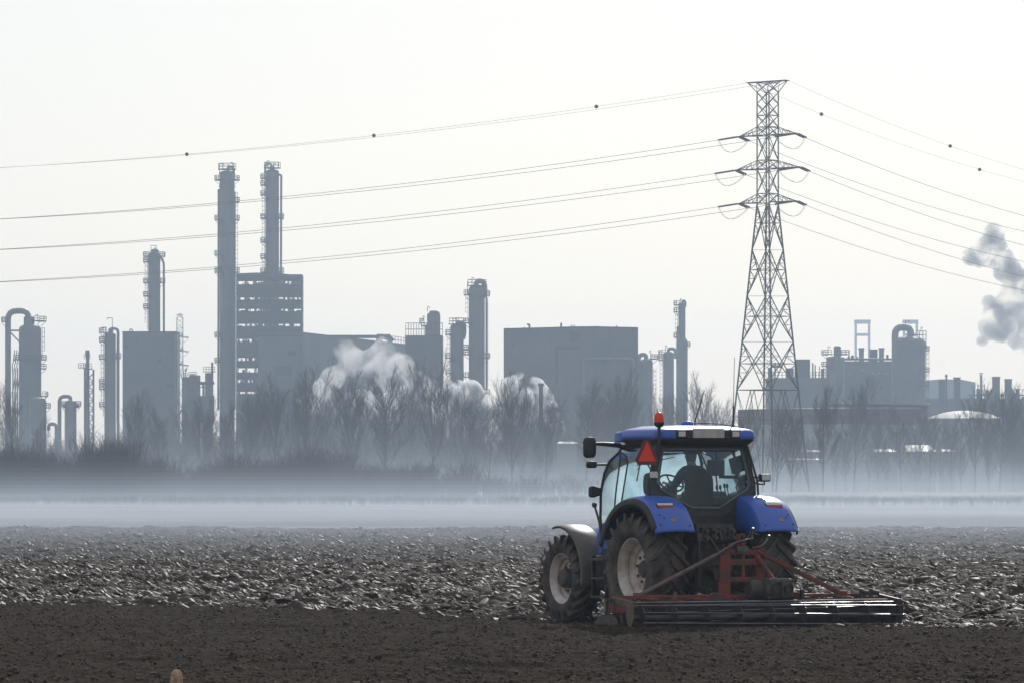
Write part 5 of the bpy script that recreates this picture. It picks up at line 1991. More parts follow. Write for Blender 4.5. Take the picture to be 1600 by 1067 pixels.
def column(label, d, px0, px1, ytop, plats=(), pipes=(), davits=(), ladders=(), dome=0.5, neck=None, m='insul', flanges=(), toprail=None, name='distillation_column', group='distillation columns of the refinery'):
    s = Plant(name, label, 'column', (px0 + px1) / 2, d, group)
    sh, cx, r, zt = s.shell(px0, px1, ytop, m=m, dome=dome, flanges=flanges)
    if neck:
        s.shell(*neck, name='neck', m=m, ybot=ytop + 6)
    for (py, side) in plats:
        a = {'l': (130, 250), 'r': (-70, 60), 'b': (-180, 180), 'f': (180, 360)}[side]
        s.platform(cx, r, s.z(py), *a)
    for (pts, rad) in pipes:
        s.pipe(pts, rad, 'overhead_pipe')
    for a in davits:
        s.davit(*a)
    for (side, y0, y1) in ladders:
        s.ladder(cx + (-1 if side == 'l' else 1) * (r + 0.25), 0, s.z(y0) if y0 else 0, s.z(y1), dirx=-1 if side == 'l' else 1)
    if toprail:
        mb = MB()
        z = s.z(toprail)
        s.railing(mb, [(cx + (r + 0.4) * math.cos(R(a)), (r + 0.4) * math.sin(R(a)), z) for a in range(0, 361, 40)], 1.6)
        mb.lathe([(r * 0.2, z - 0.25), (r + 0.5, z - 0.25), (r + 0.5, z), (r * 0.2, z)], 20, (cx, 0, 0))
        mb.build('top_platform', M['ref_steel'], s.o)
    return s


# far left: wide domed column with the big arched vapour line
s = column('wide domed column at the far left with a thick arched pipe over its top', 1440, 29.5, 64.5, 506, [(561, 'b'), (575, 'r'), (501, 'r')], [([(12.5, None), (12.5, 486), (45, 486), (45, 512)], 0.85)], [(59, 500, 492, -3)], [('r', 560, 512)], neck=(37, 54, 493))
s.pipe([(17, 520), (30, 534)], 0.2)
s.pipe([(17, 516.5), (30, 516.5)], 0.25)
mb = MB()
for x_ in (20, 23.5, 27):
    for z_ in range(0, 40, 4):
        mb.bar((s.x(x_), 0.4, z_), (s.x(x_ + (3 if z_ % 8 else -1)), 0.4, z_ + 4), 0.25)
    mb.bar((s.x(x_), 0.4, 0), (s.x(x_), 0.4, s.z(575)), 0.35)
mb.build('pipe_rack', M['ref_steel'], s.o)
s.platform(s.x(12.5), 0.9, s.z(502), 90, 270, 1.0)
s = Plant('process_drum', 'low domed drum leaning against the wide column at the far left', 'drum', 60, 1420, 'drums and vessels of the refinery')
_, cx, r, zt = s.shell(46, 72.5, 620, dome=0.6)
s.platform(cx, r, s.z(636), -60, 60, 1.2)
s.platform(cx, r * 0.7, s.z(618), -60, 40, 1.2)
s = Plant('process_drum', 'short vessel with a square-arched pipe, left of the lattice flare', 'drum', 110, 1430, 'drums and vessels of the refinery')
_, cx, r, zt = s.shell(101, 119.5, 625, dome=0.35)
s.kit([(98, 122.5, 631, 637)])
s.pipe([(93, None), (93, 619), (110, 619), (110, 628)], 0.55, 'overhead_pipe')
s.platform(cx, r, s.z(633), -60, 60, 1.3)
s.platform(cx, r, s.z(633), 120, 240, 1.1)
s.pipe([(76, 672), (76, 662), (88, 662), (88, None)], 0.5)

s = Plant('flare_stack', 'slim lattice flare stack with a side platform at left', 'flare', 139, 1460)
mb = MB()
H = s.z(577)
for (x_, y_) in ((132.5, -1.2), (146, -1.2), (132.5, 1.2), (146, 1.2), (139, -1.2)):
    mb.bar((s.x(x_), y_, 0), (s.x(x_), y_, H), 0.32)
k = 0
zz = 0
while zz < H - 2:
    for y_ in (-1.2, 1.2):
        mb.bar((s.x(132.5), y_, zz), (s.x(146), y_, zz + 2.6), 0.14)
        mb.bar((s.x(146), y_, zz), (s.x(132.5), y_, zz + 2.6), 0.14)
        mb.bar((s.x(132.5), y_, zz), (s.x(146), y_, zz), 0.16)
    zz += 2.6
mb.build('lattice_frame', M['ref_steel'], s.o)
mb = MB()
mb.tube([(s.x(137), 0, 0), (s.x(137), 0, s.z(547))], [0.75, 0.5], 10)
mb.tube([(s.x(136.5), 0, s.z(556)), (s.x(136.5), 0, s.z(547))], 0.62, 10)
mb.build('stack_pipe', M['pipe'], s.o, smooth=40)
mb = MB()
mb.box2((s.x(122.5), -1, s.z(575)), (s.x(134), 1, s.z(573.8)))
s.railing(mb, [(s.x(a), -1, s.z(574)) for a in (123, 127, 131, 134)], 1.2)
mb.box2((s.x(131), -1.4, s.z(577)), (s.x(144), 1.4, s.z(575.5)))
s.railing(mb, [(s.x(a), -1.4, s.z(576)) for a in (131, 135, 139, 144)], 1.4)
s.railing(mb, [(s.x(a), -1.0, s.z(561)) for a in (132, 134.5, 138, 141)], 1.6)
mb.build('platform', M['ref_steel'], s.o)

column('narrow column with many side landings left of the tall narrow block', 1450, 163, 181, 519, [(533, 'l'), (560, 'l'), (598, 'l'), (607, 'l'), (634, 'l'), (558, 'r'), (519, 'l')],
       [([(172, 521), (172, 513.5), (184.5, 513.5), (184.5, None)], 0.42)], [(175.5, 512, 497, -8), (166, 520, 511.5, -7)], [('l', 650, 522), ('r', 660, 545)], neck=(169, 177, 513))

# tall narrow block with a column rising behind its roof
s = Plant('process_building', 'tall narrow windowless block with a column behind its roof, at left', 'building', 234, 1500)
s.box(191.5, 276.5, 519, None, 'clad', 14)
s.box(190.8, 277.2, 517.8, 519.2, 'clad_dark', 14.4, -0.2, 'parapet')
mb = MB()
mb.box2((s.x(241.5), -0.06, 0), (s.x(242.3), 0.0, s.z(519.5)))
mb.build('joint_strip', M['clad_dark'], s.o)
for x_ in (203, 216, 229, 255, 268):
    mb = MB()
    mb.box2((s.x(x_) - 0.12, -0.10, 0), (s.x(x_) + 0.12, -0.003, s.z(520)))
    mb.build('pilaster', M['clad'], s.o)
for (a_, b_, t_, u_) in ((196, 200, 540, 545), (246, 252, 560, 566), (260, 272, 600, 604), (206, 222, 618, 622)):
    mb = MB()
    mb.box2((s.x(a_), -0.14, s.z(u_)), (s.x(b_), -0.003, s.z(t_)))
    mb.build('louvre_panel', M['clad_dark'], s.o)
s.pipe([(274, None), (274, 523)], 0.3, 'down_pipe', y=-0.5)
s.pipe([(203, 519), (203, 514.5), (206.5, 514.5), (207.5, 519)], 0.18)
column('slim column rising behind the roof of the tall narrow block', 1530, 231.5, 250.5, 394, [(409, 'l'), (441, 'l'), (462, 'l'), (481, 'l'), (441, 'r'), (400, 'b')], [([(249, 402), (253, 404), (256, 412), (256, 519)], 0.34)],
       [(236, 394, 384, 8), (245, 394, 388, -4)], [('l', 515, 400)], neck=(236, 248, 389))

# clustered vessels
s = Plant('vessel_cluster', 'clustered small vessels and pipes between the narrow block and the twin columns', 'vessels', 308, 1480)
s.shell(284, 296, 588, 'vessel', dome=0.3)
s.shell(295, 306, 584, 'vessel', dome=0.5, y=3)
s.shell(307, 313, 586, 'vessel', dome=0.3)
s.shell(320, 333, 582, 'vessel', dome=0.2, y=1)
s.kit([(286, 306, 606, 640), (300, 334, 618, 660), (308, 334, 596, 600), (330, 333, 566, 584), (289, 290.2, 576, 590), (291, 292, 574, 580), (326, 329, 588, 600)], 'equipment_box')
mb = MB()
for (a, b, y_) in ((284, 296, 590), (296, 308, 588), (318, 336, 580), (300, 322, 604)):
    mb.box2((s.x(a), -1.5, s.z(y_) - 0.2), (s.x(b), 1.5, s.z(y_)))
    s.railing(mb, [(s.x(a + (b - a) * q / 4), -1.5, s.z(y_)) for q in range(5)], 1.3)
mb.build('platform', M['ref_steel'], s.o)
s.pipe([(305, None), (305, 598), (318, 598), (318, None)], 0.35)
s.pipe([(298, None), (298, 590)], 0.3)
s.pipe([(278, 650), (284, 640)], 0.3)
s.pipe([(324, None), (324, 606), (332, 606)], 0.3)

# the two tallest columns
column('taller of the twin tall columns, standing free from the ground', 1500, 343, 366.5, 267, [(281, 'l'), (281, 'r'), (315, 'r'), (343, 'l'), (343, 'r'), (398, 'l'), (425, 'l'), (425, 'r'), (525, 'l'), (565, 'l')],
       [([(356, 268), (356, 261), (364.5, 261), (365.5, 275)], 0.4), ([(341.5, 296), (341, 640)], 0.30), ([(367, 300), (367, 640)], 0.26)], [(343, 275, 256.5, 7), (363, 266, 254, -2)], [('r', 640, 300)], dome=0.35, flanges=(292, 420), toprail=264.5)
column('shorter of the twin tall columns, rising behind the banded building', 1520, 414.5, 436, 265, [(278.5, 'l'), (289, 'l'), (304.5, 'l'), (340.5, 'l'), (340.5, 'r'), (378, 'l'), (403, 'l'), (425, 'l'), (425, 'r')],
       [([(434, 273.5), (439.5, 273.5), (439, 428)], 0.33), ([(414, 272), (414.5, 256), (424, 255.5), (425, 266)], 0.3)], [(417, 262, 252, 4), (428, 258, 256, 3)], [('l', 428, 270)], dome=0.4, neck=(421, 429, 260), toprail=262.5)

# banded open-frame building
s = Plant('banded_building', 'dark open-frame building with rows of window gaps beside the tall column', 'building', 421, 1490)
bands = [(429, 438), (444.5, 463.5), (468.5, 481.5), (486.5, 505), (510, 528.5), (534, 558), (563.5, 574), (581.5, 592), (597.5, 611), (615, None)]
gr = random.Random(4)
depth = 9.0
for (a, b) in bands:
    zt, zb = s.z(a), (s.z(b) if b else 0)
    mb = MB()
    mb.box2((s.x(369), 0, zb), (s.x(472), 0.35, zt))
    mb.box2((s.x(369), depth - 0.35, zb), (s.x(472), depth, zt))
    mb.box2((s.x(369), 0.36, zb), (s.x(369) + 0.35, depth - 0.36, zt))
    mb.box2((s.x(472) - 0.35, 0.36, zb), (s.x(472), depth - 0.36, zt))
    mb.box2((s.x(369) + 0.4, 0.4, zb + 0.02), (s.x(472) - 0.4, depth - 0.4, zb + 0.3))
    mb.build('cladding_band', M['clad_dark'], s.o)
mb = MB()
for x_ in [369.6, 383.5, 398, 413, 428, 443, 457, 471.4]:
    for y_ in (0.6, depth - 0.8):
        mb.box2((s.x(x_) - 0.16, y_ - 0.2, 0), (s.x(x_) + 0.16, y_ + 0.2, s.z(432)))
mb.build('steel_columns', M['ref_steel'], s.o)
mb = MB()
for (a, b) in zip(bands[:-1], bands[1:]):
    zt, zb = s.z(a[1]), s.z(b[0])
    x_ = 370.0
    while x_ < 471:
        w_ = gr.choice((0.6, 1.0, 1.6, 2.6, 6.0, 0.8))
        centre = abs(x_ - 420) < 20
        if gr.random() < (0.85 if centre else 0.58):
            hh = gr.uniform(0.3, 1.0) if gr.random() < 0.6 else 1.0
            mb.box2((s.x(x_), gr.uniform(1.5, 4), zb - 0.3), (s.x(min(471.5, x_ + w_)), gr.uniform(5, 8), zb + (zt - zb) * hh - 0.05))
        x_ += w_ + gr.uniform(0.2, 1.1)
mb.build('plant_inside', M['light_steel'], s.o)['kind'] = 'stuff'  # skylight in the gap rows is put into this pale colour
mb = MB()
mb.prism([(s.x(368.4), -0.3, s.z(429.5)), (s.x(472.6), -0.3, s.z(433.5)), (s.x(472.6), -0.3, s.z(432)), (s.x(440), -0.3, s.z(427.5)), (s.x(400), -0.3, s.z(426.4)), (s.x(368.4), -0.3, s.z(427.6))], (0, depth + 0.6, 0))
mb.build('roof', M['clad'], s.o)

# long shed in front, its side running back to the right
s = Plant('long_shed', 'long pale grey shed with its roofline sloping down to the right, behind the steam', 'building', 520, 1440)
mb = MB()
x0, x1, x2 = s.x(404), s.x(473), s.x(637)
z0, z1, z2, dp = s.z(520.5), s.z(522), s.z(522), 0
k2 = (HOR - 522) / (HOR - 541)
yb = 1440 * (k2 - 1)
xe = (637 - 800) * (1440 + yb) / FPX - PX(520, 1440)
foot = [(x0, 0), (x1, 0), (xe, yb), (x0, yb)]
mb.prism([(a, b, 0) for (a, b) in foot], (0, 0, s.z(522)))
mb.build('wall', M['clad_blue'], s.o)
mb = MB()
mb.prism([(a + (0.3 if a > 0 else -0.3), b + (0.3 if b > 1 else -0.3), s.z(522) + 0.01) for (a, b) in foot], (0, 0, 0.6))
mb.build('roof', M['clad'], s.o)
for (a, b, t, u) in ((404.2, 472.5, 524, 526), (430, 456, 572, 586), (450, 462, 548, 556)):
    mb = MB()
    mb.box2((s.x(a), -0.06, s.z(u)), (s.x(b), -0.003, s.z(t)))
    mb.build('louvre_panel', M['clad_dark'], s.o)
mb = MB()
cx, cy = x1 + (xe - x1) * 0.46, yb * 0.46
mb.box2((cx - 9, cy + 1, s.z(522) + 0.6), (cx + 9, cy + 5, s.z(522) + 1.5))
mb.build('roof_vent', M['ref_steel'], s.o)
mb = MB()
cx, cy = x1 + (xe - x1) * 0.76, yb * 0.76
mb.tube([(cx - 1.5, cy + 2, s.z(522) + 0.6), (cx - 1.5, cy + 2, s.z(522) + 2.2), (cx + 1.2, cy + 2, s.z(522) + 2.0), (cx + 2.4, cy + 2, s.z(522) + 0.6)], 1.1, 8)
mb.build('roof_vent', M['ref_steel'], s.o, smooth=50)
mb = MB()
pts = [(x1 + (xe - x1) * f, yb * f + 1.5, s.z(522) + 0.6) for f in (0.84, 0.87, 0.90, 0.93, 0.96, 0.99)]
s.railing(mb, pts, 2.0, 0.09)
mb.build('railing', M['ref_steel'], s.o)

# railed block with a short column on its roof
s = Plant('process_building', 'dark block with a railed roof carrying a short column, right of the long shed', 'building', 662, 1480)
s.box(633, 691.5, 524, None, 'clad_dark', 16)
mb = MB()
s.railing(mb, [(s.x(634 + 4.1 * k), 0.3, s.z(524)) for k in range(15)], 3.6, 0.09)
mb.build('railing', M['ref_steel'], s.o)
_, cx, r, zt = s.shell(666.5, 686.5, 487, 'roof_column', ybot=524, y=8, dome=0.3)
s.pipe([(672, 490), (672, 486.5), (685.5, 486.5), (685.5, 524)], 0.4, 'overhead_pipe', y=5.5)
s.platform(s.x(666), 0.8, s.z(504), 110, 250, 1.2)
s.davit(668, 487, 479.5, 3)
s.davit(661, 500, 494, 2)
s.kit([(658, 662, 508, 510), (664, 668, 508, 524)])

column('shorter of two joined columns right of the railed block', 1455, 703.5, 724.5, 506, [(522, 'l'), (558, 'l'), (582, 'l'), (614, 'l'), (545, 'r')],
       [([(714, 508), (714, 503.5), (725.5, 504.5), (726.5, 520), (724, 530)], 0.5)], [(708, 508, 498, 4), (713, 506, 497.5, -5)], [('l', 640, 512)], dome=0.5, toprail=506)
column('taller domed column left of the large windowless block', 1455, 732.5, 757.5, 445, [(460, 'l'), (461, 'r'), (504, 'l'), (558, 'r'), (553, 'l'), (588, 'l'), (614, 'r')],
       [([(743, 447), (746, 439), (756, 440), (758, 452), (757, 466)], 0.75), ([(760.5, 466), (760.5, 614)], 0.26)], [(737.5, 445, 434, 3), (730.5, 460, 441, 1)], [('l', 500, 452), ('r', 614, 470)], dome=0.55, toprail=446)

# large windowless block
s = Plant('storage_building', 'very large windowless pale block in the middle of the refinery', 'building', 892, 1400)
mb = MB()
dp = 34
mb.prism([(s.x(787), 0, 0), (s.x(997), 0, 0), (s.x(997), 0, s.z(513.5)), (s.x(930), 0, s.z(512)), (s.x(892), 0, s.z(512.3)), (s.x(850), 0, s.z(513.6)), (s.x(787), 0, s.z(515))], (0, dp, 0))
mb.build('wall', M['clad'], s.o)
mb = MB()
for (a, b) in ((787, 850), (850, 892), (892, 930), (930, 997)):
    ya = {787: 515, 850: 513.6, 892: 512.3, 930: 512, 997: 513.5}
    mb.prism([(s.x(a), -0.25, s.z(ya[a]) + 0.005), (s.x(b), -0.25, s.z(ya[b]) + 0.005), (s.x(b), -0.25, s.z(ya[b]) + 0.35), (s.x(a), -0.25, s.z(ya[a]) + 0.35)], (0, dp + 0.5, 0))
mb.build('roof_edge', M['clad_dark'], s.o)
mb = MB()
for x_ in (838, 861, 884, 907, 930, 953, 976):
    mb.box2((s.x(x_) - 0.04, -0.03, 0), (s.x(x_) + 0.04, -0.002, s.z(516)))
mb.build('joint_strip', M['clad_dark'], s.o)
for (a_, b_, t_, u_) in ((868, 906, 541, 546), (868, 872, 546, 600), (890, 905, 518, 534), (940, 946, 560, 570), (960, 985, 606, 610), (800, 803, 536, 540)):
    mb = MB()
    mb.box2((s.x(a_), -0.16, s.z(u_)), (s.x(b_), -0.003, s.z(t_)))
    mb.build('louvre_panel', M['clad_dark'], s.o)
s.pipe([(912, None), (912, 560), (990, 560), (990, None)], 0.4, 'wall_pipe', y=-0.7)
s.ladder(s.x(993), -0.6, 0, s.z(514), dirx=-1)
s.pipe([(827, 515), (827.5, 506.5), (823.5, 506)], 0.28, 'roof_vent', y=4)
for (x_, yt, w_) in ((877, 504, 1.5), (819, 510.5, 0.7), (897, 507, 0.8), (893, 507, 0.8), (934.5, 508.5, 0.6), (964, 508, 0.7)):
    mb = MB()
    mb.box2((s.x(x_) - w_ * s.k, 4, s.z(515)), (s.x(x_) + w_ * s.k, 5, s.z(yt)))
    mb.build('roof_vent', M['ref_steel'], s.o)

s = Plant('vent_stack', 'dark short vent stack standing in front of the bright steam', 'stack', 845, 1180)
s.shell(842, 848.5, 601, 'shaft', 'clad_dark', dome=0.05)
s.kit([(840.5, 850, 598.5, 602.5)], 'cowl')
s.pipe([(776, 632), (790, 632), (801, 642)], 0.5, 'duct', 'white_roof')

column('rounded column close behind the right corner of the large block', 1470, 1000, 1020, 560, [(560, 'r'), (572, 'l')], [([(1010, 564), (1009, 553), (998, 555), (998, None)], 0.65)], [(1017, 560, 548, -2)], [('r', 640, 575)], dome=0.6)
column('stout column joined to the slim tall column right of the large block', 1560, 1036, 1053, 549, [(562, 'l'), (553, 'l')], [([(1044, 550), (1045, 544.5), (1055, 545), (1056, 560)], 0.5)], [(1040, 548, 540, 2), (1030, 562, 552, -1)], [('l', 640, 565)], dome=0.5)
s = column('slim tall column with a wider lower half, behind the tractor', 1570, 1060, 1071, 473, [(476, 'l'), (487, 'l'), (526, 'l'), (540, 'r')], [([(1066, 474), (1067, 469.5), (1070.5, 471), (1070.5, 480)], 0.4), ([(1059, 510), (1058, 530)], 0.3)], [(1063, 473, 467, 1)], [('l', 530, 490)], dome=0.4)
s.shell(1056.5, 1074.5, 526, 'lower_shell', dome=1.1)

# right-hand complex behind the pylon
s = Plant('process_building', 'low stepped process building behind the pylon legs', 'building', 1246, 1560)
s.box(1201, 1300, 590, None, 'clad', 20)
s.box(1245, 1266, 561, 590, 'clad_dark', 12, 1.0, 'upper_block')
s.kit([(1205, 1243, 606, 608), (1210, 1212, 566, 590), (1228, 1240, 575, 590), (1269, 1271, 567, 590), (1273, 1274.5, 570, 590), (1283, 1288, 576, 590), (1280, 1281, 572, 590), (1206, 1222, 570, 574), (1200, 1206, 574, 590)], 'roof_unit')
mb = MB()
s.railing(mb, [(s.x(1204 + 6 * k), -0.2, s.z(590)) for k in range(7)], 1.8)
s.railing(mb, [(s.x(1267 + 4 * k), -0.2, s.z(590)) for k in range(7)], 1.8)
mb.build('railing', M['ref_steel'], s.o)
s = column('squat column with a narrow domed neck at the left end of the right-hand plant', 1560, 1291, 1320, 556, [(553, 'l'), (553, 'r'), (571, 'l')], [], [(1294, 552, 541.5, 3)], [('l', 600, 575)], dome=0.25, neck=(1302.5, 1314, 540))
s = Plant('process_building', 'long pipework building topped by three short stacks, right of the pylon', 'building', 1356, 1580)
s.box(1318, 1396, 564, None, 'clad', 18)
for (a, b, t) in ((1344, 1352, 543), (1375.5, 1383.5, 543)):
    _, cx, r, zt = s.shell(a, b, t, 'short_stack', 'pipe', dome=0.02, ybot=564, y=6)
    mb = MB()
    mb.lathe([(r * 1.2, zt - 0.6), (r * 1.2, zt + 0.05), (r, zt + 0.05)], 20, (cx, 6, 0))
    mb.build('stack_rim', M['pipe'], s.o)
s.box(1361, 1373, 545, 564, 'clad_dark', 3, 5, 'upper_block')
s.kit([(1322, 1394, 560, 562), (1325, 1328, 556, 562), (1330, 1334, 555, 562), (1385, 1388, 554, 562), (1338, 1340, 557, 562)], 'roof_unit')
s.pipe([(1320, 561), (1394, 561)], 0.35)
for (a, b, y_) in ((1324, 1394, 588), (1320, 1392, 604), (1330, 1390, 622)):
    mb = MB()
    mb.box2((s.x(a), -1.2, s.z(y_) - 0.25), (s.x(b), -0.02, s.z(y_)))
    mb.build('gantry', M['ref_steel'], s.o)
for (x_, y_) in ((1346, 577), (1327, 583), (1362, 582), (1366, 583), (1372, 582), (1384, 583)):
    mb = MB()
    mb.box2((s.x(x_), -0.3, s.z(y_ + 1.2)), (s.x(x_ + 2), -0.05, s.z(y_)))
    mb.build('bright_panel', M['white_roof'], s.o)

s = Plant('storage_silo', 'very wide domed vessel with a heavy arched pipe, dominating the right-hand plant', 'vessel', 1420, 1540)
_, cx, r, zt = s.shell(1394, 1446.5, 525, dome=0.42)
s.pipe([(1398.5, None), (1398.5, 511.5), (1423, 511.5), (1423, 532)], 1.05, 'overhead_pipe')
s.platform(cx, r, s.z(547), -60, 60, 1.1)
s.platform(cx, r, s.z(580), -60, 60, 1.1)
s.platform(cx, r, s.z(602), -60, 40, 1.0)
mb = MB()
for x_ in (1436.5, 1442, 1447):
    mb.tube([(s.x(x_), 0, s.z(545)), (s.x(x_), 0, s.z(517))], 0.12, 4)
for y_ in (517, 523, 530):
    mb.tube([(s.x(1434), 0, s.z(y_)), (s.x(1447), 0, s.z(y_))], 0.10, 4)
mb.box2((s.x(1424), -0.8, s.z(524)), (s.x(1443), 0.8, s.z(523)))
mb.build('stair_tower', M['ref_steel'], s.o)
s.davit(1415, 508, 500.5, 6)
s.davit(1439, 520, 511.5, 2)
s.ladder(cx + r + 0.3, 0, 0, s.z(540), dirx=1)

# two pale portal cranes far away
for (a, b, lab) in ((1335.5, 1359.5, 'faint distant portal frame above the pipework building'), (1411, 1434, 'faint distant portal frame half hidden by the wide domed vessel')):
    s = Plant('portal_crane', lab, 'crane', (a + b) / 2, 3600, 'distant portal cranes')
    for x_ in (a + 1.5, b - 1.5):
        mb = MB()
        mb.box2((s.x(x_ - 1.6), -2, 0), (s.x(x_ + 1.6), 2, s.z(500)))
        mb.build('leg', M['clad'], s.o)
    for (e, t, u) in ((-0.6, 500, 506), (3, 521, 525)):
        mb = MB()
        mb.box2((s.x(a + e), -2.2, s.z(u)), (s.x(b - e), 2.2, s.z(t)))
        mb.build('cross_beam', M['clad'], s.o)

# low things along the right
s = Plant('warehouse', 'pale low warehouse far behind the small stacks at right', 'building', 1486, 2300)
mb = MB()
mb.prism([(s.x(1447), 0, 0), (s.x(1524), 0, 0), (s.x(1524), 0, s.z(597)), (s.x(1502), 0, s.z(592.5)), (s.x(1470), 0, s.z(592)), (s.x(1447), 0, s.z(594))], (0, 40, 0))
mb.build('wall', M['clad'], s.o)
for (a, b, t, lab, flare) in ((1467, 1476, 593.5, 'square-topped stack left of the thin smoking chimney', 0), (1490.5, 1500, 589.5, 'broad stack with a rimmed top right of the thin smoking chimney', 0), (1551, 1561.5, 588.5, 'left of two flared stacks near the right edge', -1), (1570.5, 1580, 592, 'right of two flared stacks near the right edge', 1), (1587.5, 1592.5, 607.5, 'small stub stack at the right edge', 0)):
    s = Plant('furnace_stack', lab, 'stack', (a + b) / 2, 1620, 'furnace stacks at right')
    mb = MB()
    if flare:
        e = 7 * flare
        mb.prism([(s.x(min(a, a + e) if e < 0 else a), -2, 0), (s.x(max(b, b + e) if e > 0 else b), -2, 0), (s.x(max(b, b + e) if e > 0 else b), -2, s.z(616)), (s.x(b), -2, s.z(605)), (s.x(b), -2, s.z(t)), (s.x(a), -2, s.z(t)), (s.x(a), -2, s.z(605)), (s.x(min(a, a + e) if e < 0 else a), -2, s.z(616))], (0, 4, 0))
    else:
        mb.box2((s.x(a), -1, 0), (s.x(b), 1.5, s.z(t)))
    mb.build('shaft', M['clad_dark'], s.o)
    mb = MB()
    mb.box2((s.x(a - 0.7), -2.3, s.z(t + 1.2)), (s.x(b + 0.7), 2.3, s.z(t - 0.2)))
    mb.build('rim', M['clad'], s.o)
s = Plant('chimney', 'thin dark chimney with a wisp of smoke at right', 'chimney', 1478.5, 1610)
s.shell(1477.2, 1480, 584.5, 'shaft', 'clad_dark', dome=0.02)
s.kit([(1476.6, 1480.6, 586, 588)], 'band')
s = Plant('flare_stack', 'pale lattice flare stack with a mushroom cap near the right edge', 'flare', 1533, 1900)
mb = MB()
for x_ in (1528, 1538):
    mb.bar((s.x(x_), 0, 0), (s.x(x_), 0, s.z(600)), 0.35)
for z_ in range(0, 38, 3):
    mb.bar((s.x(1528), 0, z_), (s.x(1538), 0, z_ + 3), 0.2)
    mb.bar((s.x(1538), 0, z_), (s.x(1528), 0, z_ + 3), 0.2)
mb.build('lattice_frame', M['ref_steel'], s.o)
s.shell(1531, 1535, 585, 'flue', 'pipe', dome=0.05)
s.kit([(1530, 1536, 582.5, 584)], 'cap')
s = Plant('pipe_rack', 'long low pipe rack and sheds running to the right edge', 'pipe rack', 1540, 1640)
s.box(1447, 1700, 622, None, 'clad', 18, 2)
s.kit([(1515, 1610, 616, 617.2), (1518, 1520, 616, 624), (1526, 1531, 607, 624), (1540, 1545, 609, 624), (1556, 1558, 616, 624), (1594, 1640, 616, 617), (1564, 1566, 614, 620), (1597, 1612, 619, 624)], 'pipe_section')
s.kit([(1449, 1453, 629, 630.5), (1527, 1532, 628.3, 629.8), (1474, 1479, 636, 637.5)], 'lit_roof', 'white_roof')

# rust-brown tank, white domed tank, low white roofs
s = Plant('storage_tank', 'wide rust-brown storage tank behind the bare trees right of the tractor', 'tank', 1300, 1060)
r = 147 * s.k
mb = MB()
mb.lathe([(r, s.z(664)), (r, s.z(640)), (r - 0.4, s.z(640)), (r - 0.4, s.z(641))], 64)
mb.lathe([(r + 0.02, s.z(651.5)), (r + 0.35, s.z(651.5)), (r + 0.35, s.z(650.5)), (r + 0.02, s.z(650.5))], 64)
mb.build('upper_shell', M['rust'], s.o, smooth=30)
mb = MB()
mb.lathe([(r - 0.03, 0), (r - 0.03, s.z(664))], 64)
mb.build('lower_shell', M['tank_wall'], s.o, smooth=30)
mb = MB()
mb.lathe([(0.01, s.z(638)), (r * 0.6, s.z(638.5)), (r - 0.5, s.z(640.5))], 48)
mb.build('roof', M['rust'], s.o, smooth=30)
mb = MB()
mb.lathe([(r, s.z(633.5)), (r + 0.5, s.z(633.5)), (r + 0.5, s.z(637)), (r, s.z(637)), (r, s.z(633.5))], 64, (0, 0, 0), 'z', R(-95), R(10))
for k in range(34):
    a = R(-95 + 105 * k / 33)
    mb.bar((r * math.cos(a), r * math.sin(a), s.z(640)), (r * math.cos(a), r * math.sin(a), s.z(634)), 0.14)
mb.build('wind_girder', M['ref_steel'], s.o, smooth=30)
s = Plant('storage_tank', 'white domed storage tank with sunlit roof at right', 'tank', 1507, 1100)
r = 58 * s.k
mb = MB()
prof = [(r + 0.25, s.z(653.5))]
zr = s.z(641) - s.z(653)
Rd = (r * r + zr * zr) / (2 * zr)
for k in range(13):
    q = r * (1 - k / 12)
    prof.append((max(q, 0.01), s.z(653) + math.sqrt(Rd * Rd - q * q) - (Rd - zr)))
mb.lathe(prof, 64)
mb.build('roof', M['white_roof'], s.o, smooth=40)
mb = MB()
mb.lathe([(r, 0), (r, s.z(653.2))], 64)
mb.build('shell', M['tank_wall'], s.o, smooth=30)
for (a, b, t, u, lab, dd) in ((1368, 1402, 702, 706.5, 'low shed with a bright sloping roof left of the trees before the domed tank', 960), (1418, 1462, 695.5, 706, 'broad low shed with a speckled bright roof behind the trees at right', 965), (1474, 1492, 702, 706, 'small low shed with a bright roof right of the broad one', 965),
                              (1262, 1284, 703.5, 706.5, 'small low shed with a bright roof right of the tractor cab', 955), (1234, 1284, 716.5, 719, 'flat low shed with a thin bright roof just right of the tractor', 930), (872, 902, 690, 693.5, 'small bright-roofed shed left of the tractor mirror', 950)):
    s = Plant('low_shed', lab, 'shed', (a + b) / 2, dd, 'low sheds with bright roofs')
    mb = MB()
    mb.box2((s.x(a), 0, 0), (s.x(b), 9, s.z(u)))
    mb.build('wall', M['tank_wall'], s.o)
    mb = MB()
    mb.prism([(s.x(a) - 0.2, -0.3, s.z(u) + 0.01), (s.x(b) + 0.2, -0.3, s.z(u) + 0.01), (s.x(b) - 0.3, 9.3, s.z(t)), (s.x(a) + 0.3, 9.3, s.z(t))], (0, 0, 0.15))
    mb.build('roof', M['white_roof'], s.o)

# ------------------------------------------------------------------ steam and smoke
M['steam'] = volume_mat('white_steam', (0.985, 0.985, 0.985), 0.75, 0.5, (0.15, 0.44, 0.86))
M['bright_steam'] = volume_mat('dense_white_steam', (0.99, 0.99, 0.99), 2.6, 0.55, (0.16, 0.46, 0.80))
M['smoke'] = volume_mat('grey_smoke', (0.42, 0.45, 0.50), 0.75, 0.2, (0.12, 0.42, 0.82))


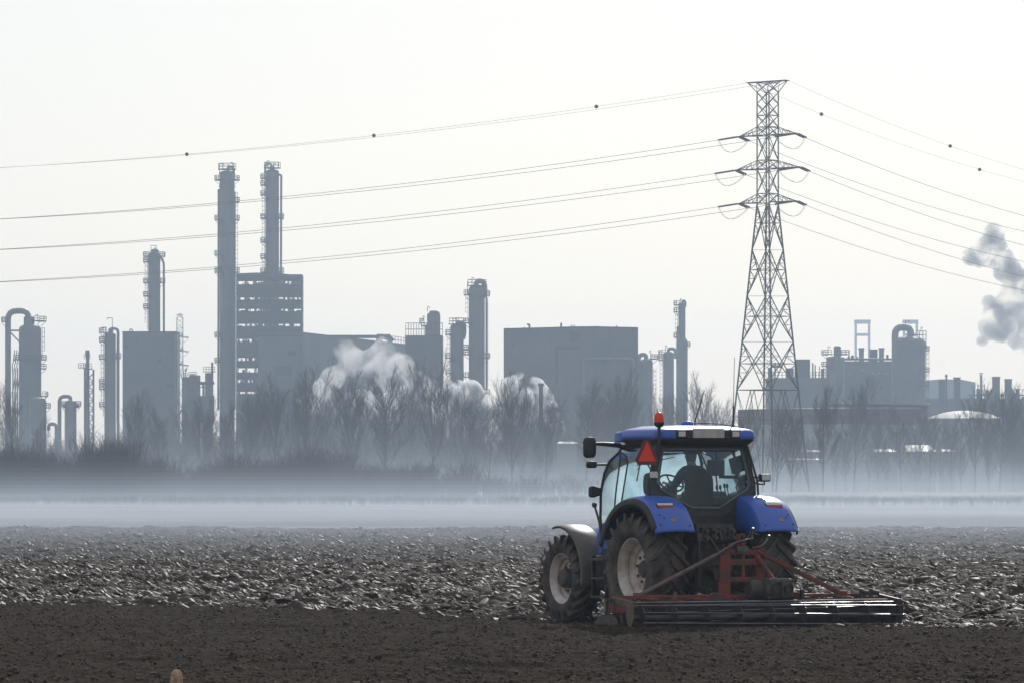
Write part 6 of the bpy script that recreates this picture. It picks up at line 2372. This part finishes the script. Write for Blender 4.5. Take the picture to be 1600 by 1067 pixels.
def plume(name, label, d, puffs, m, cat='steam', dep=1.0):
    """puffs (px, py, radius px) merged into one billowing body"""
    g = random.Random(hash(label) % 1000 if False else len(label))
    k = d / FPX
    bm = bmesh.new()
    for (px, py, rp) in puffs:
        for j in range(5):
            o = Vector((g.gauss(0, 0.45), g.gauss(0, 0.4) * dep, g.gauss(0, 0.4))) * rp if j else Vector((0, 0, 0))
            rr = rp * (1 if j == 0 else g.uniform(0.45, 0.75))
            rr *= 1.5
            mtx = Matrix.Translation(Vector((PX(px, d), 0, PZ(py, d))) + o * k) @ Matrix.Scale(rr * k, 4)
            bmesh.ops.create_icosphere(bm, subdivisions=2, radius=1.0, matrix=mtx)
    me = bpy.data.meshes.new(name)
    bm.to_mesh(me)
    bm.free()
    o = link(name, me, m)
    o.location = (0, d, 0)
    rm = o.modifiers.new('merge', 'REMESH')
    rm.mode = 'VOXEL'
    rm.voxel_size = max(0.5, 2.2 * k)
    return tag(o, label, cat, kind='stuff')


plume('steam', 'white steam drifting in front of the long shed', 1290, [(505, 606, 12), (520, 590, 14), (536, 546, 12), (548, 560, 15), (560, 575, 13), (582, 566, 16), (600, 556, 18), (606, 580, 18), (630, 572, 14), (618, 600, 16), (640, 612, 14), (655, 600, 13), (668, 606, 10), (610, 618, 12), (574, 600, 10)], M['steam'])
plume('steam', 'bright steam rising below the two joined columns', 1290, [(690, 620, 12), (712, 612, 14), (735, 612, 14), (725, 630, 18), (750, 632, 16), (765, 622, 10), (700, 640, 16), (740, 650, 14), (770, 640, 12)], M['bright_steam'])
plume('steam', 'bright steam cloud before the left corner of the large block', 1290, [(800, 606, 14), (815, 600, 14), (832, 604, 12), (800, 622, 18), (825, 624, 18), (848, 628, 14), (858, 644, 13), (866, 660, 10), (820, 646, 20), (790, 640, 16), (872, 672, 8)], M['bright_steam'])
plume('smoke', 'grey smoke plume curling up at the right edge of the sky', 1850, [(1532, 398, 14), (1550, 392, 18), (1565, 404, 14), (1578, 420, 13), (1592, 436, 12), (1552, 366, 13), (1546, 380, 16), (1590, 460, 14), (1576, 452, 9), (1560, 490, 18), (1545, 510, 12), (1580, 492, 14), (1600, 505, 20), (1590, 520, 16), (1612, 528, 18), (1625, 500, 18), (1620, 450, 12), (1535, 532, 7), (1575, 470, 13), (1600, 478, 16), (1560, 512, 16), (1568, 425, 12), (1605, 520, 24)], M['smoke'], 'smoke')
plume('steam', 'thin low drift of steam among the trees below the long shed', 1150, [(476, 632, 14), (505, 628, 16), (535, 634, 16), (566, 632, 18), (600, 640, 18), (634, 642, 18), (664, 640, 16), (690, 650, 16)], volume_mat('thin_steam', (0.985, 0.985, 0.985), 0.5, 0.5, (0.12, 0.46, 0.86)))
M['wisp'] = volume_mat('thin_smoke', (0.6, 0.62, 0.65), 0.05, 0.3)
plume('smoke', 'thin wisp of smoke leaving the thin chimney at right', 1612, [(1478, 580, 1.8), (1475, 573, 2.2), (1472, 564, 2.8), (1474, 556, 2.6)], M['wisp'], 'smoke')
M['dust'] = volume_mat('field_dust', (0.80, 0.74, 0.66), 0.5, 0.3, (1.6, 0.40, 0.75))
plume('dust', 'faint dust drifting low round the left wheels of the tractor', 80.5, [(848, 958, 11), (870, 962, 14), (892, 960, 16), (915, 962, 16), (938, 964, 15), (955, 966, 12)], M['dust'], 'dust', 1.5)
